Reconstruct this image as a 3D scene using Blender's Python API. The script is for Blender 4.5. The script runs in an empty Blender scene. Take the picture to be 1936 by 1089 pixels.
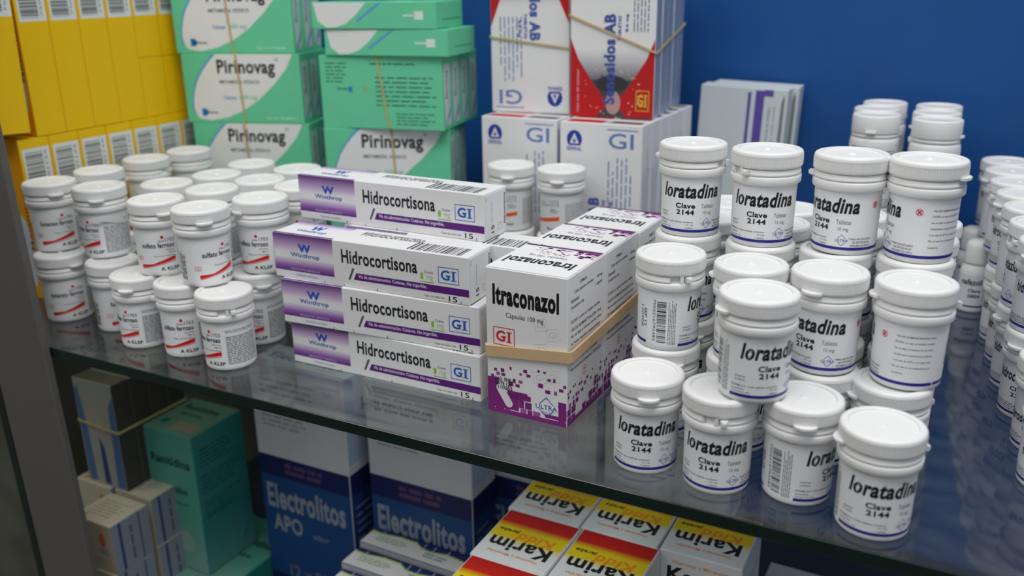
import bpy, bmesh, math, random
from mathutils import Vector, Matrix
random.seed(7)
MM = 0.001
R = math.radians
sc = bpy.context.scene
C = sc.collection

# ------------------------------------------------------------------ camera
YAW, PITCH, ROLL = R(27.626), R(18.907), R(-0.828)
cam_d = bpy.data.cameras.new('camera')
cam = bpy.data.objects.new('camera', cam_d)
C.objects.link(cam)
cam_d.sensor_width = 36
cam_d.lens = 1719.93 / 1936 * 36
cam_d.clip_start = 0.01
CAM = Vector((0, -400.2, 258.96)) * MM
fw = Vector((-math.sin(YAW) * math.cos(PITCH), math.cos(YAW) * math.cos(PITCH), -math.sin(PITCH)))
rt0 = Vector((math.cos(YAW), math.sin(YAW), 0))
dn0 = fw.cross(rt0)
rt = rt0 * math.cos(ROLL) - dn0 * math.sin(ROLL)
dn = rt0 * math.sin(ROLL) + dn0 * math.cos(ROLL)
up = -dn
m = Matrix((rt, up, -fw)).transposed().to_4x4()
m.translation = CAM
cam.matrix_world = m
cam_d.dof.use_dof = True
cam_d.dof.focus_distance = 0.548
cam_d.dof.aperture_fstop = 6.0
sc.camera = cam

# ------------------------------------------------------------------ light
sc.view_settings.view_transform = 'Standard'
sc.view_settings.look = 'None'
sc.view_settings.gamma = 1.0
sc.view_settings.use_curve_mapping = False
sc.view_settings.exposure = 0.30
w = bpy.data.worlds.new('room')
sc.world = w
w.use_nodes = True
nt = w.node_tree
bg = nt.nodes['Background']
tc = nt.nodes.new('ShaderNodeTexCoord')
sp = nt.nodes.new('ShaderNodeSeparateXYZ')
cr = nt.nodes.new('ShaderNodeValToRGB')
mr = nt.nodes.new('ShaderNodeMapRange')
mr.inputs[1].default_value = -1; mr.inputs[2].default_value = 1
nt.links.new(tc.outputs['Generated'], sp.inputs[0])
nt.links.new(sp.outputs[2], mr.inputs[0])
nt.links.new(mr.outputs[0], cr.inputs[0])
nt.links.new(cr.outputs[0], bg.inputs[0])
e = cr.color_ramp.elements
e[0].position = 0.0; e[0].color = (0.05, 0.045, 0.04, 1)
e[1].position = 1.0; e[1].color = (0.85, 0.90, 0.92, 1)
q = e.new(0.48); q.color = (0.13, 0.12, 0.115, 1)
q = e.new(0.62); q.color = (0.50, 0.53, 0.56, 1)
bg.inputs[1].default_value = 0.62

def area(name, loc, target, size, energy, col):
    d = bpy.data.lights.new(name, 'AREA'); d.shape = 'RECTANGLE'
    d.size, d.size_y = size; d.energy = energy; d.color = col
    o = bpy.data.objects.new(name, d); C.objects.link(o)
    o.location = loc
    o.rotation_euler = (Vector(target) - Vector(loc)).to_track_quat('-Z', 'Y').to_euler()
    return o
area('ceiling_lamp', (0.15, -0.25, 1.35), (-0.25, 0.15, 0), (1.2, 0.35), 9.0, (1.0, 0.985, 0.96))
area('shop_lamp', (-1.1, -0.9, 1.5), (-0.5, 0.1, 0), (0.9, 0.5), 4.5, (1.0, 0.93, 0.82))

# ------------------------------------------------------------------ materials
def lin(c):
    return tuple(((v / 255) / 12.92 if v / 255 <= 0.04045 else ((v / 255 + 0.055) / 1.055) ** 2.4) for v in c)
def rgba(c): return (*lin(c), 1.0)

def mat(name, rough=0.5, col=None, attr=False, spec=0.5, bump=0.0, scale=400.0, coat=0.0, var=0.0, metal=0.0):
    m = bpy.data.materials.new(name); m.use_nodes = True
    n = m.node_tree; b = n.nodes['Principled BSDF']
    b.inputs['Roughness'].default_value = rough
    b.inputs['Specular IOR Level'].default_value = spec
    b.inputs['Coat Weight'].default_value = coat
    b.inputs['Metallic'].default_value = metal
    tcn = n.nodes.new('ShaderNodeTexCoord'); ns = n.nodes.new('ShaderNodeTexNoise')
    ns.inputs['Scale'].default_value = scale; ns.inputs['Detail'].default_value = 3
    n.links.new(tcn.outputs['Object'], ns.inputs['Vector'])
    if attr:
        a = n.nodes.new('ShaderNodeAttribute'); a.attribute_name = 'Col'
        src = a.outputs['Color']
    else:
        rgb = n.nodes.new('ShaderNodeRGB'); rgb.outputs[0].default_value = rgba(col); src = rgb.outputs[0]
    if var > 0:
        mx = n.nodes.new('ShaderNodeMix'); mx.data_type = 'RGBA'; mx.blend_type = 'MULTIPLY'
        mp = n.nodes.new('ShaderNodeMapRange'); mp.inputs[3].default_value = 1 - var; mp.inputs[4].default_value = 1.0
        n.links.new(ns.outputs[0], mp.inputs[0])
        mx.inputs[0].default_value = 1
        n.links.new(src, mx.inputs[6]); n.links.new(mp.outputs[0], mx.inputs[7])
        src = mx.outputs[2]
    n.links.new(src, b.inputs['Base Color'])
    if bump > 0:
        bp = n.nodes.new('ShaderNodeBump'); bp.inputs['Strength'].default_value = bump
        bp.inputs['Distance'].default_value = 0.0003
        n.links.new(ns.outputs[0], bp.inputs['Height']); n.links.new(bp.outputs[0], b.inputs['Normal'])
    return m

M_PLASTIC = mat('white_moulded_plastic', 0.42, (236, 236, 236), bump=0.08, scale=250, var=0.03)
M_LABEL = mat('printed_label', 0.4, attr=True, spec=0.4)
M_CARD = mat('printed_carton', 0.5, attr=True, spec=0.35, bump=0.05, scale=120, var=0.04)
M_RUBBER = mat('tan_rubber', 0.6, (214, 182, 140), bump=0.3, scale=300, var=0.15)
M_RUBBER2 = mat('yellowed_rubber', 0.6, (202, 184, 128), bump=0.3, scale=300, var=0.2)
M_ALU = mat('grey_painted_aluminium', 0.5, (92, 90, 88), bump=0.1, scale=900, var=0.06)
M_BLUE = mat('blue_painted_board', 0.55, (6, 84, 158), bump=0.5, scale=14, var=0.3)
M_BEIGE = mat('beige_wall_paint', 0.7, (120, 112, 96), var=0.1, scale=8)
M_DARK = mat('dark_painted_board', 0.6, (26, 40, 52), var=0.2, scale=20)

def glass_mat():
    m = bpy.data.materials.new('shelf_glass'); m.use_nodes = True
    n = m.node_tree; n.nodes.clear()
    out = n.nodes.new('ShaderNodeOutputMaterial')
    tr = n.nodes.new('ShaderNodeBsdfTransparent'); tr.inputs[0].default_value = (0.90, 0.94, 0.93, 1)
    gl = n.nodes.new('ShaderNodeBsdfGlossy'); gl.inputs['Roughness'].default_value = 0.06
    fr = n.nodes.new('ShaderNodeFresnel'); fr.inputs[0].default_value = 1.5
    mx = n.nodes.new('ShaderNodeMixShader')
    # both faces of the pane are counted at the face the ray enters by, since the pane does not bend rays
    ge = n.nodes.new('ShaderNodeNewGeometry'); inv = n.nodes.new('ShaderNodeMath'); inv.operation = 'SUBTRACT'; inv.inputs[0].default_value = 1.0
    n.links.new(ge.outputs['Backfacing'], inv.inputs[1])
    mu = n.nodes.new('ShaderNodeMath'); mu.operation = 'MULTIPLY'; mu2 = n.nodes.new('ShaderNodeMath'); mu2.operation = 'MULTIPLY'; mu2.inputs[1].default_value = 1.5
    n.links.new(fr.outputs[0], mu2.inputs[0]); n.links.new(mu2.outputs[0], mu.inputs[0]); n.links.new(inv.outputs[0], mu.inputs[1])
    n.links.new(mu.outputs[0], mx.inputs[0]); n.links.new(tr.outputs[0], mx.inputs[1]); n.links.new(gl.outputs[0], mx.inputs[2])
    df = n.nodes.new('ShaderNodeBsdfDiffuse'); df.inputs[0].default_value = (0.62, 0.64, 0.68, 1)
    tcn = n.nodes.new('ShaderNodeTexCoord'); ns = n.nodes.new('ShaderNodeTexNoise')
    mp = n.nodes.new('ShaderNodeMapping'); mp.inputs['Scale'].default_value = (8, 20, 8)
    ns.inputs['Scale'].default_value = 3; ns.inputs['Detail'].default_value = 6
    n.links.new(tcn.outputs['Object'], mp.inputs[0]); n.links.new(mp.outputs[0], ns.inputs['Vector'])
    rg = n.nodes.new('ShaderNodeMapRange')
    rg.inputs[1].default_value = 0.3; rg.inputs[2].default_value = 0.75; rg.inputs[3].default_value = 0.012; rg.inputs[4].default_value = 0.075
    n.links.new(ns.outputs[0], rg.inputs[0])
    m2 = n.nodes.new('ShaderNodeMixShader')
    md = n.nodes.new('ShaderNodeMath'); md.operation = 'MULTIPLY'
    n.links.new(rg.outputs[0], md.inputs[0]); n.links.new(inv.outputs[0], md.inputs[1])
    n.links.new(md.outputs[0], m2.inputs[0]); n.links.new(mx.outputs[0], m2.inputs[1]); n.links.new(df.outputs[0], m2.inputs[2])
    n.links.new(m2.outputs[0], out.inputs[0])
    return m
M_GLASS = glass_mat()
def edge_mat():
    m = mat('green_glass_edge', 0.12, (14, 40, 34), spec=0.6, var=0.5, scale=18)
    return m
M_EDGE = edge_mat()

# ------------------------------------------------------------------ mesh helpers (millimetres)
class MB:
    def __init__(s): s.v = []; s.f = []; s.c = []; s.sm = []; s.mi = []
    def add(s, vs, fs, col=(255, 255, 255), smooth=False, mi=0):
        o = len(s.v); s.v += [tuple(x) for x in vs]
        for f in fs:
            s.f.append(tuple(i + o for i in f)); s.c.append(col); s.sm.append(smooth); s.mi.append(mi)
    def mesh(s, name, mats):
        me = bpy.data.meshes.new(name)
        me.from_pydata([(x * MM, y * MM, z * MM) for x, y, z in s.v], [], s.f)
        at = me.color_attributes.new('Col', 'FLOAT_COLOR', 'CORNER')
        data = []
        cache = {}
        for f, c in zip(s.f, s.c):
            if isinstance(c, list):
                for cc in c: data += rgba(cc)
            else:
                if c not in cache: cache[c] = rgba(c)
                data += list(cache[c]) * len(f)
        at.data.foreach_set('color', data)
        me.polygons.foreach_set('use_smooth', s.sm)
        me.polygons.foreach_set('material_index', s.mi)
        for mm in (mats if isinstance(mats, (list, tuple)) else [mats]): me.materials.append(mm)
        me.update()
        return me
    def box(s, x0, y0, z0, x1, y1, z1, col=(255, 255, 255), mi=0, cols=None):
        v = [(x0, y0, z0), (x1, y0, z0), (x1, y1, z0), (x0, y1, z0), (x0, y0, z1), (x1, y0, z1), (x1, y1, z1), (x0, y1, z1)]
        F = {'f': (0, 1, 5, 4), 'r': (1, 2, 6, 5), 'b': (2, 3, 7, 6), 'l': (3, 0, 4, 7), 't': (4, 5, 6, 7), 'u': (3, 2, 1, 0)}
        for k, f in F.items(): s.add([v[i] for i in f], [(0, 1, 2, 3)], (cols or {}).get(k, col), False, mi)
    def rbox(s, x0, y0, z0, x1, y1, z1, b=0.5, col=(255, 255, 255), cols=None, mi=0):
        # box with chamfered folded edges
        cols = cols or {}
        X = (x0, x1); Y = (y0, y1); Z = (z0, z1)
        def P(i, j, k, ax):
            p = [X[i], Y[j], Z[k]]
            d = [b if i == 0 else -b, b if j == 0 else -b, b if k == 0 else -b]
            for a in range(3):
                if a != ax: p[a] += d[a]
            return p
        def face(ax, side, key):
            if ax == 0: q = [(side, 0, 0), (side, 1, 0), (side, 1, 1), (side, 0, 1)]
            elif ax == 1: q = [(1, side, 0), (0, side, 0), (0, side, 1), (1, side, 1)]
            else: q = [(0, 0, side), (1, 0, side), (1, 1, side), (0, 1, side)]
            if side == 0: q = q[::-1]
            s.add([P(*t, ax) for t in q], [(0, 1, 2, 3)], cols.get(key, col), False, mi)
        face(0, 0, 'l'); face(0, 1, 'r'); face(1, 0, 'f'); face(1, 1, 'b'); face(2, 0, 'u'); face(2, 1, 't')
        ctr = Vector(((x0 + x1) / 2, (y0 + y1) / 2, (z0 + z1) / 2))
        def tri(ps, c):
            a, bb, cc = Vector(ps[0]), Vector(ps[1]), Vector(ps[2])
            nrm = (bb - a).cross(cc - a)
            if nrm.dot(sum((Vector(p) for p in ps), Vector()) / len(ps) - ctr) < 0: ps = ps[::-1]
            s.add(ps, [tuple(range(len(ps)))], c, False, mi)
        names = {(0, 0): 'l', (0, 1): 'r', (1, 0): 'f', (1, 1): 'b', (2, 0): 'u', (2, 1): 't'}
        for a in range(3):
            for c2 in range(a + 1, 3):
                e3 = 3 - a - c2
                for i in (0, 1):
                    for j in (0, 1):
                        idx0 = [0, 0, 0]; idx1 = [0, 0, 0]
                        idx0[a] = idx1[a] = i; idx0[c2] = idx1[c2] = j; idx0[e3] = 0; idx1[e3] = 1
                        k = names[(a, i)] if names[(a, i)] in ('f', 'r', 't') else names[(c2, j)]
                        tri([P(*idx0, a), P(*idx1, a), P(*idx1, c2), P(*idx0, c2)], cols.get(k, col))
        for i in (0, 1):
            for j in (0, 1):
                for k in (0, 1): tri([P(i, j, k, 0), P(i, j, k, 1), P(i, j, k, 2)], col)
    def lathe(s, prof, seg=64, col=(255, 255, 255), mi=0, rib=None, a0=0.0, a1=2 * math.pi, smooth=True):
        vs = []; fs = []
        full = abs(a1 - a0 - 2 * math.pi) < 1e-6
        n = seg if full else seg + 1
        for (r, z) in prof:
            for i in range(n):
                a = a0 + (a1 - a0) * i / seg
                rr = r + (rib(z, i) if rib else 0)
                vs.append((rr * math.cos(a), rr * math.sin(a), z))
        for j in range(len(prof) - 1):
            for i in range(seg):
                i2 = (i + 1) % n if full else i + 1
                fs.append((j * n + i, j * n + i2, (j + 1) * n + i2, (j + 1) * n + i))
        s.add(vs, fs, col, smooth, mi)

_tx = {}
def text_geo(t, bold=0.0, shear=0.0, serif=False):
    k = (t, bold, shear)
    if k in _tx: return _tx[k]
    cu = bpy.data.curves.new('t', 'FONT'); cu.body = t; cu.size = 1; cu.offset = bold; cu.shear = shear
    cu.resolution_u = 3; cu.fill_mode = 'BOTH'; cu.dimensions = '2D'
    if bold: cu.space_character = 1 + bold * 2.2
    o = bpy.data.objects.new('t', cu); C.objects.link(o)
    dg = bpy.context.evaluated_depsgraph_get()
    me = o.evaluated_get(dg).to_mesh()
    vs = [(v.co.x, v.co.y) for v in me.vertices]; fs = [tuple(p.vertices) for p in me.polygons]
    nz = sum(p.normal.z for p in me.polygons)
    if nz < 0: fs = [f[::-1] for f in fs]
    o.evaluated_get(dg).to_mesh_clear()
    bpy.data.objects.remove(o); bpy.data.curves.remove(cu)
    xs = [v[0] for v in vs]; ys = [v[1] for v in vs]
    x0, x1, y0, y1 = min(xs), max(xs), min(ys), max(ys)
    vs = [((x - x0) / (x1 - x0), (y - y0) / (y1 - y0)) for x, y in vs]
    _tx[k] = (vs, fs); return _tx[k]

class Paint:
    """flat print laid a hair above a surface; fn(x, y, lift) -> point; x right, y up, in mm"""
    def __init__(s, mb, fn, step=None, mi=0): s.m = mb; s.fn = fn; s.step = step; s.mi = mi; s.L = 0.04
    def tf(s, pts, lay, rot=None):
        if rot:
            cx, cy, a = rot; c, n = math.cos(R(a)), math.sin(R(a))
            pts = [(cx + (x - cx) * c - (y - cy) * n, cy + (x - cx) * n + (y - cy) * c) for x, y in pts]
        return [s.fn(x, y, s.L * lay) for x, y in pts]
    def rect(s, x0, y0, x1, y1, col, lay=1, col2=None, rot=None):
        n = max(1, int(math.ceil((x1 - x0) / s.step))) if s.step else 1
        for i in range(n):
            a = x0 + (x1 - x0) * i / n; b = x0 + (x1 - x0) * (i + 1) / n
            c = [col, col, col2, col2] if col2 else col
            s.m.add(s.tf([(a, y0), (b, y0), (b, y1), (a, y1)], lay, rot), [(0, 1, 2, 3)], c, False, s.mi)
    def poly(s, pts, col, lay=1, rot=None):
        ar = sum(pts[i][0] * pts[(i + 1) % len(pts)][1] - pts[(i + 1) % len(pts)][0] * pts[i][1] for i in range(len(pts)))
        if ar < 0: pts = pts[::-1]
        xs = [q[0] for q in pts]
        if s.step and max(xs) - min(xs) > s.step:
            def cut(ps, x, keep):
                out = []
                for i in range(len(ps)):
                    a_, b_ = ps[i - 1], ps[i]; ia, ib = keep(a_[0]), keep(b_[0])
                    if ia != ib:
                        f = (x - a_[0]) / (b_[0] - a_[0]); out.append((x, a_[1] + f * (b_[1] - a_[1])))
                    if ib: out.append(b_)
                return out
            n = int(math.ceil((max(xs) - min(xs)) / s.step)); w_ = (max(xs) - min(xs)) / n
            for i in range(n):
                xa = min(xs) + i * w_; xb = xa + w_
                q = cut(pts, xa, lambda v: v >= xa); q = cut(q, xb, lambda v: v <= xb) if len(q) > 2 else []
                if len(q) > 2: s.m.add(s.tf(q, lay, None), [tuple(range(len(q)))], col, False, s.mi)
            return
        s.m.add(s.tf(pts, lay, rot), [tuple(range(len(pts)))], col, False, s.mi)
    def ell(s, cx, cy, rx, ry, col, lay=1, n=20):
        s.poly([(cx + rx * math.cos(2 * math.pi * i / n), cy + ry * math.sin(2 * math.pi * i / n)) for i in range(n)], col, lay)
    def ring(s, cx, cy, r, wd, col, lay=1, n=20):
        for i in range(n):
            a, b = 2 * math.pi * i / n, 2 * math.pi * (i + 1) / n
            s.m.add(s.tf([(cx + (r - wd) * math.cos(a), cy + (r - wd) * math.sin(a)), (cx + r * math.cos(a), cy + r * math.sin(a)),
                          (cx + r * math.cos(b), cy + r * math.sin(b)), (cx + (r - wd) * math.cos(b), cy + (r - wd) * math.sin(b))], lay), [(0, 1, 2, 3)], col, False, s.mi)
    def frame(s, x0, y0, x1, y1, wd, col, lay=1, rot=None):
        s.rect(x0, y0, x1, y0 + wd, col, lay, rot=rot); s.rect(x0, y1 - wd, x1, y1, col, lay, rot=rot)
        s.rect(x0, y0 + wd, x0 + wd, y1 - wd, col, lay, rot=rot); s.rect(x1 - wd, y0 + wd, x1, y1 - wd, col, lay, rot=rot)
    def text(s, t, x0, y0, x1, y1, col, bold=0.0, shear=0.0, lay=2, rot=None, quarter=0):
        vs, fs = text_geo(t, bold, shear)
        if quarter == 0: p = [(x0 + (x1 - x0) * u, y0 + (y1 - y0) * v) for u, v in vs]
        elif quarter == 2: p = [(x1 - (x1 - x0) * u, y1 - (y1 - y0) * v) for u, v in vs]
        elif quarter == 1: p = [(x1 - (x1 - x0) * v, y0 + (y1 - y0) * u) for u, v in vs]   # reads upwards
        else: p = [(x0 + (x1 - x0) * v, y1 - (y1 - y0) * u) for u, v in vs]               # reads downwards
        s.m.add(s.tf(p, lay, rot), fs, col, False, s.mi)
    def bars(s, x0, y0, x1, y1, col=(25, 25, 25), horiz=False, seed=1, lay=2):
        rn = random.Random(seed); p = (y0 if horiz else x0); end = (y1 if horiz else x1); u = (end - p) / 62
        while p < end:
            wd = u * rn.choice((0.7, 0.7, 1.3, 2.0)); 
            if p + wd > end: break
            if horiz: s.rect(x0, p, x1, p + wd, col, lay)
            else: s.rect(p, y0, p + wd, y1, col, lay)
            p += wd + u * rn.choice((0.8, 0.8, 1.4, 2.0))
    def lines(s, x0, y0, x1, y1, n, col, seed=1, lay=2, fill=0.42, vert=False, ragged=0.3):
        """small print too fine to read: rows of word-length dashes"""
        rn = random.Random(seed)
        for k in range(n):
            if vert:
                pitch = (x1 - x0) / n; c = x0 + pitch * (k + 0.5); p, end = y0, y1 - rn.random() * ragged * (y1 - y0)
            else:
                pitch = (y1 - y0) / n; c = y1 - pitch * (k + 0.5); p, end = x0, x1 - rn.random() * ragged * (x1 - x0)
            h = pitch * fill / 2
            while p < end:
                wl = pitch * rn.uniform(0.9, 3.6); e2 = min(p + wl, end)
                if vert: s.rect(c - h, p, c + h, e2, col, lay)
                else: s.rect(p, c - h, e2, c + h, col, lay)
                p = e2 + pitch * 0.45

def face_fn(side, w, d, h):
    """print mapping for each face of a box spanning x 0..w, y 0..d, z 0..h"""
    return {'f': lambda x, y, l: (x, -l, y), 'b': lambda x, y, l: (w - x, d + l, y),
            'r': lambda x, y, l: (w + l, x, y), 'l': lambda x, y, l: (-l, d - x, y),
            't': lambda x, y, l: (x, y, h + l), 'u': lambda x, y, l: (x, d - y, -l)}[side]

def link(name, me, parent=None, loc=(0, 0, 0), rot=(0, 0, 0)):
    o = bpy.data.objects.new(name, me); C.objects.link(o)
    o.parent = parent; o.location = loc; o.rotation_euler = rot
    return o
def tag(o, label, cat, group=None, kind=None):
    if label: o['label'] = label
    if cat: o['category'] = cat
    if group: o['group'] = group
    if kind: o['kind'] = kind
    return o
def struct(name, mb, m):
    o = link(name, mb.mesh(name, m)); o['kind'] = 'structure'; return o
def empty(name, x, y, z, rz=0):
    o = bpy.data.objects.new(name, None); C.objects.link(o)
    o.empty_display_size = 0.01
    o.location = (x * MM, y * MM, z * MM); o.rotation_euler = (0, 0, rz); return o
def facing(x, y):
    """z rotation that turns a thing's local -y side to the camera"""
    return math.atan2(CAM.y / MM - y, CAM.x / MM - x) + math.pi / 2

# ------------------------------------------------------------------ cabinet
XL, XR, YB, ZF = -775, 420, 512, -320
b = MB(); b.box(XL - 12, YB, ZF, XR + 12, YB + 12, 420); struct('wall_back', b, M_BLUE)
b = MB(); b.box(XL - 12, 0, ZF, XL, YB, 420); struct('wall_left', b, M_BEIGE)
b = MB(); b.box(XR, 0, ZF, XR + 12, YB, 420); struct('wall_right', b, M_BLUE)
b = MB(); b.box(XL - 12, 0, ZF - 18, XR + 12, YB + 12, ZF); struct('floor', b, M_DARK)
def lean(b):
    b.v = [(x - z * 0.036, y, z) for x, y, z in b.v]
b = MB(); b.rbox(-664.5, -7, -335, -600.5, -1, 420, 0.8, (255, 255, 255)); lean(b); struct('trim_1', b, M_ALU)
b = MB(); b.rbox(-1700, -600, -1300, -1690, 900, 1200, 1); struct('wall_outer', b, M_BEIGE)

b = MB()
b.box(XL + 1, 0.6, -7.5, XR - 1, YB - 2, 0)
b2 = MB(); b2.rbox(XL + 1, -0.4, -7.55, XR - 1, 0.6, 0.0, 0.3)
t = empty('glass_shelf', 0, 0, 0)
link('glass_pane', b.mesh('glass_pane', M_GLASS), t); o = link('front_edge', b2.mesh('front_edge', M_EDGE), t)
o['label'] = 'dark green polished glass edge'
tag(t, 'wide dusty glass shelf with a dark green front edge carrying all the upper stock', 'shelf')
b = MB(); b.box(-1150, -6, -335, -673.5, -2, 200); b2 = MB(); b2.box(-673.4, -7, -335, -665, -1, 200); lean(b); lean(b2)
t = empty('glass_screen', -666, -3, -335); t.location = (0, 0, 0)
link('glass_pane', b.mesh('glass_pane', M_GLASS), t); link('panel_edge', b2.mesh('panel_edge', M_EDGE), t)
tag(t, 'upright glass screen with a dark green edge left of the grey post', 'glass screen')

# ------------------------------------------------------------------ round bottles
H = 54.86
K = (22, 22, 26); NAVY = (38, 34, 140); WHT = (238, 240, 243); RED = (205, 28, 40); GREY = (110, 112, 118)
def rbody(z): return 17.45 + 0.5 * min(z, 36) / 36
b = MB()
b.lathe([(0, 0.9), (14.5, 0.9), (15.6, 0), (16.6, 0.25), (17.3, 1.1), (17.47, 2.4), (17.95, 36), (18.0, 36.2),
         (19.3, 36.4), (19.75, 37.0), (19.8, 40.5), (19.4, 41.1), (18.0, 41.3), (18.0, 44.9), (16.5, 45.2), (0, 45.2)], 72)
ME_BODY = b.mesh('body', M_PLASTIC)
b = MB()
b.lathe([(17.9, 45.7), (19.4, 45.6), (19.85, 46.1), (19.9, 46.6)], 90)
b.lathe([(19.95, 52.2), (19.85, 53.4), (19.4, 54.2), (18.6, 54.7), (17.6, 54.86)], 90)
b.lathe([(19.9, 46.6), (20.0, 52.2)], 180, rib=lambda z, i: -0.34 if i % 2 else 0.08, smooth=False)
b.lathe([(17.6, 54.86), (16.3, 54.86), (15.9, 54.5), (15.7, 53.75), (14.9, 53.7), (14.6, 53.85), (2.6, 53.85), (1.7, 54.0), (1.2, 54.6), (0, 54.7)], 90, smooth=False)
# lift tab on the skirt
vs = []; n = 14
for i in range(n + 1):
    a = R(-90 - 17 + 34 * i / n); k = math.sin(math.pi * i / n) ** 0.6
    for z in (45.5, 47.0):
        vs.append((19.5 * math.cos(a), 19.5 * math.sin(a), z)); vs.append(((19.9 + 2.6 * k) * math.cos(a), (19.9 + 2.6 * k) * math.sin(a), z - (0.0 if z < 46 else 0.3 * k)))
fs = []
for i in range(n):
    p = 4 * i; r = p + 4
    fs += [(p, r, r + 1, p + 1), (p + 1, r + 1, r + 3, p + 3), (p + 3, r + 3, r + 2, p + 2)]
b.add(vs, fs, smooth=False)
ME_CAP = b.mesh('cap', M_PLASTIC)
b = MB()
b.lathe([(18.1, 41.5), (19.2, 41.6), (19.45, 42.0), (19.4, 43.0), (19.1, 43.2), (19.15, 44.7), (18.9, 45.0), (18.1, 45.1)], 60, a0=R(-90 + 20), a1=R(-90 + 345))
def block(b, a_mid, da, r0, r1, z0, z1):
    vs = []
    for a in (a_mid - da, a_mid - da / 3, a_mid + da / 3, a_mid + da):
        for r in (r0, r1):
            for z in (z0, z1): vs.append((r * math.cos(R(a - 90)), r * math.sin(R(a - 90)), z))
    fs = []
    for i in range(3):
        p = 4 * i; q = p + 4
        fs += [(p + 2, q + 2, q + 3, p + 3), (p + 1, p + 3, q + 3, q + 1), (p, q, q + 2, p + 2)]
    fs += [(0, 2, 3, 1), (12, 13, 15, 14)]
    b.add(vs, fs)
block(b, 6, 3.0, 18.0, 19.6, 41.2, 46.0)
block(b, 17, 5.0, 18.2, 21.6, 42.2, 44.9)
block(b, 17, 2.5, 21.4, 22.3, 42.6, 44.4)
block(b, 345, 2.0, 18.2, 19.3, 41.6, 44.8)
ME_RING = b.mesh('tamper_ring', M_PLASTIC)

def label_shell(z0=3.0, z1=35.2, col=WHT, r_off=0.06):
    b = MB()
    b.lathe([(rbody(z0) + r_off, z0), (rbody(z1) + r_off, z1)], 72, col)
    p = Paint(b, lambda x, y, l: ((rbody(y) + r_off + l) * math.sin(x / 18.0), -(rbody(y) + r_off + l) * math.cos(x / 18.0), y), step=2.0)
    return b, p

def logo_ultra(p, cx, cy, s, col=(50, 80, 170), lay=2):
    for k in range(4):
        a, c = R(90 * k), R(90 * (k + 1)); r0, r1 = s * 0.55, s * 0.49
        p.poly([(cx + r0 * math.cos(a), cy + r0 * math.sin(a)), (cx + r0 * math.cos(c), cy + r0 * math.sin(c)),
                (cx + r1 * math.cos(c), cy + r1 * math.sin(c)), (cx + r1 * math.cos(a), cy + r1 * math.sin(a))], col, lay)
    p.rect(cx - s * 0.6, cy - s * 0.12, cx + s * 0.6, cy + s * 0.14, WHT, lay + 1)
    p.text('ULTRA', cx - s * 0.58, cy - s * 0.12, cx + s * 0.58, cy + s * 0.12, col, 0.02, lay=lay + 2)
    p.ring(cx + s * 0.68, cy + s * 0.2, s * 0.07, s * 0.02, col, lay, 8)

def lab_loratadina():
    b, p = label_shell()
    p.rect(-23.3, 3.2, 56, 4.9, NAVY, 1); p.rect(-56.5, 3.2, -43.3, 4.9, NAVY, 1)
    p.text('loratadina', -18.3, 23.8, 18.5, 32.6, K, 0.035, 0.22)
    p.text('Clave', -9.0, 17.8, 2.8, 21.0, K, 0.032); p.text('2144', -8.4, 13.9, 2.4, 17.0, K, 0.036)
    p.text('Tabletas', 6.6, 17.9, 14.6, 20.4, GREY, 0.0); p.text('10 mg', 7.8, 13.6, 13.4, 16.2, GREY, 0.0)
    p.text('ENVASE CON', -20.5, 14.0, -15.2, 15.0, K); p.text('20 TABLETAS', -20.5, 12.2, -15.2, 13.2, K)
    p.text('FÓRMULA: Cada tableta contiene:', -22.4, 9.0, 2.0, 10.2, K, 0.005)
    p.text('Loratadina', -22.4, 7.2, -15.5, 8.2, K); p.text('10 mg', -2.2, 7.2, 2.0, 8.2, K)
    p.text('Excipiente cbp', -22.4, 5.4, -12.5, 6.4, K); p.text('1 tableta', -3.2, 5.4, 2.0, 6.4, K)
    logo_ultra(p, 10.4, 8.8, 6.0)
    p.text('PARA USO EXCLUSIVO', 15.2, 9.2, 27.2, 10.3, K, 0.005); p.text('DEL SECTOR SALUD', 16.2, 7.3, 26.4, 8.4, K, 0.005)
    p.text('PROHIBIDA SU VENTA', 15.2, 5.4, 27.2, 6.5, K, 0.005)
    p.ring(28.2, 28.6, 1.9, 0.35, (215, 70, 80), 2); p.rect(27.8, 27.2, 28.6, 30, (215, 70, 80), 2, rot=(28.2, 28.6, 40)); p.rect(27.8, 27.2, 28.6, 30, (215, 70, 80), 2, rot=(28.2, 28.6, -40))
    y = 29.2
    for k, t in enumerate(['VÍA DE ADMINISTRACIÓN: Oral', 'DOSIS: La que el médico señale', 'No se deje al alcance de los niños', 'Consérvese a temperatura ambiente', 'a no más de 30°C y en lugar seco', 'No se use en el embarazo y la']):
        p.text(t, 35 - k * 0.15, y, 54.5 - k * 0.3, y + 1.25, K, 0.008); y -= 3.35
    p.text('lactancia', 34.5, y, 40, y + 1.1, K)
    # bar code block, printed sideways
    p.bars(-36.2, 5.2, -30.8, 30.6, K, True, 5)
    p.text('7502216793383', -38.6, 5.8, -37.0, 31.0, K, 0.0, quarter=3)
    p.lines(-29.8, 4.2, -25.0, 31.5, 5, (70, 70, 80), 3, vert=True, ragged=0.25, fill=0.35)
    p.text('SEP 12', -44.8, 13.5, -42.9, 24.5, K, 0.01, quarter=3); p.text('120908', -47.6, 12.5, -45.6, 25.5, K, 0.0, quarter=3)
    return b.mesh('label', M_LABEL)
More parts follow.
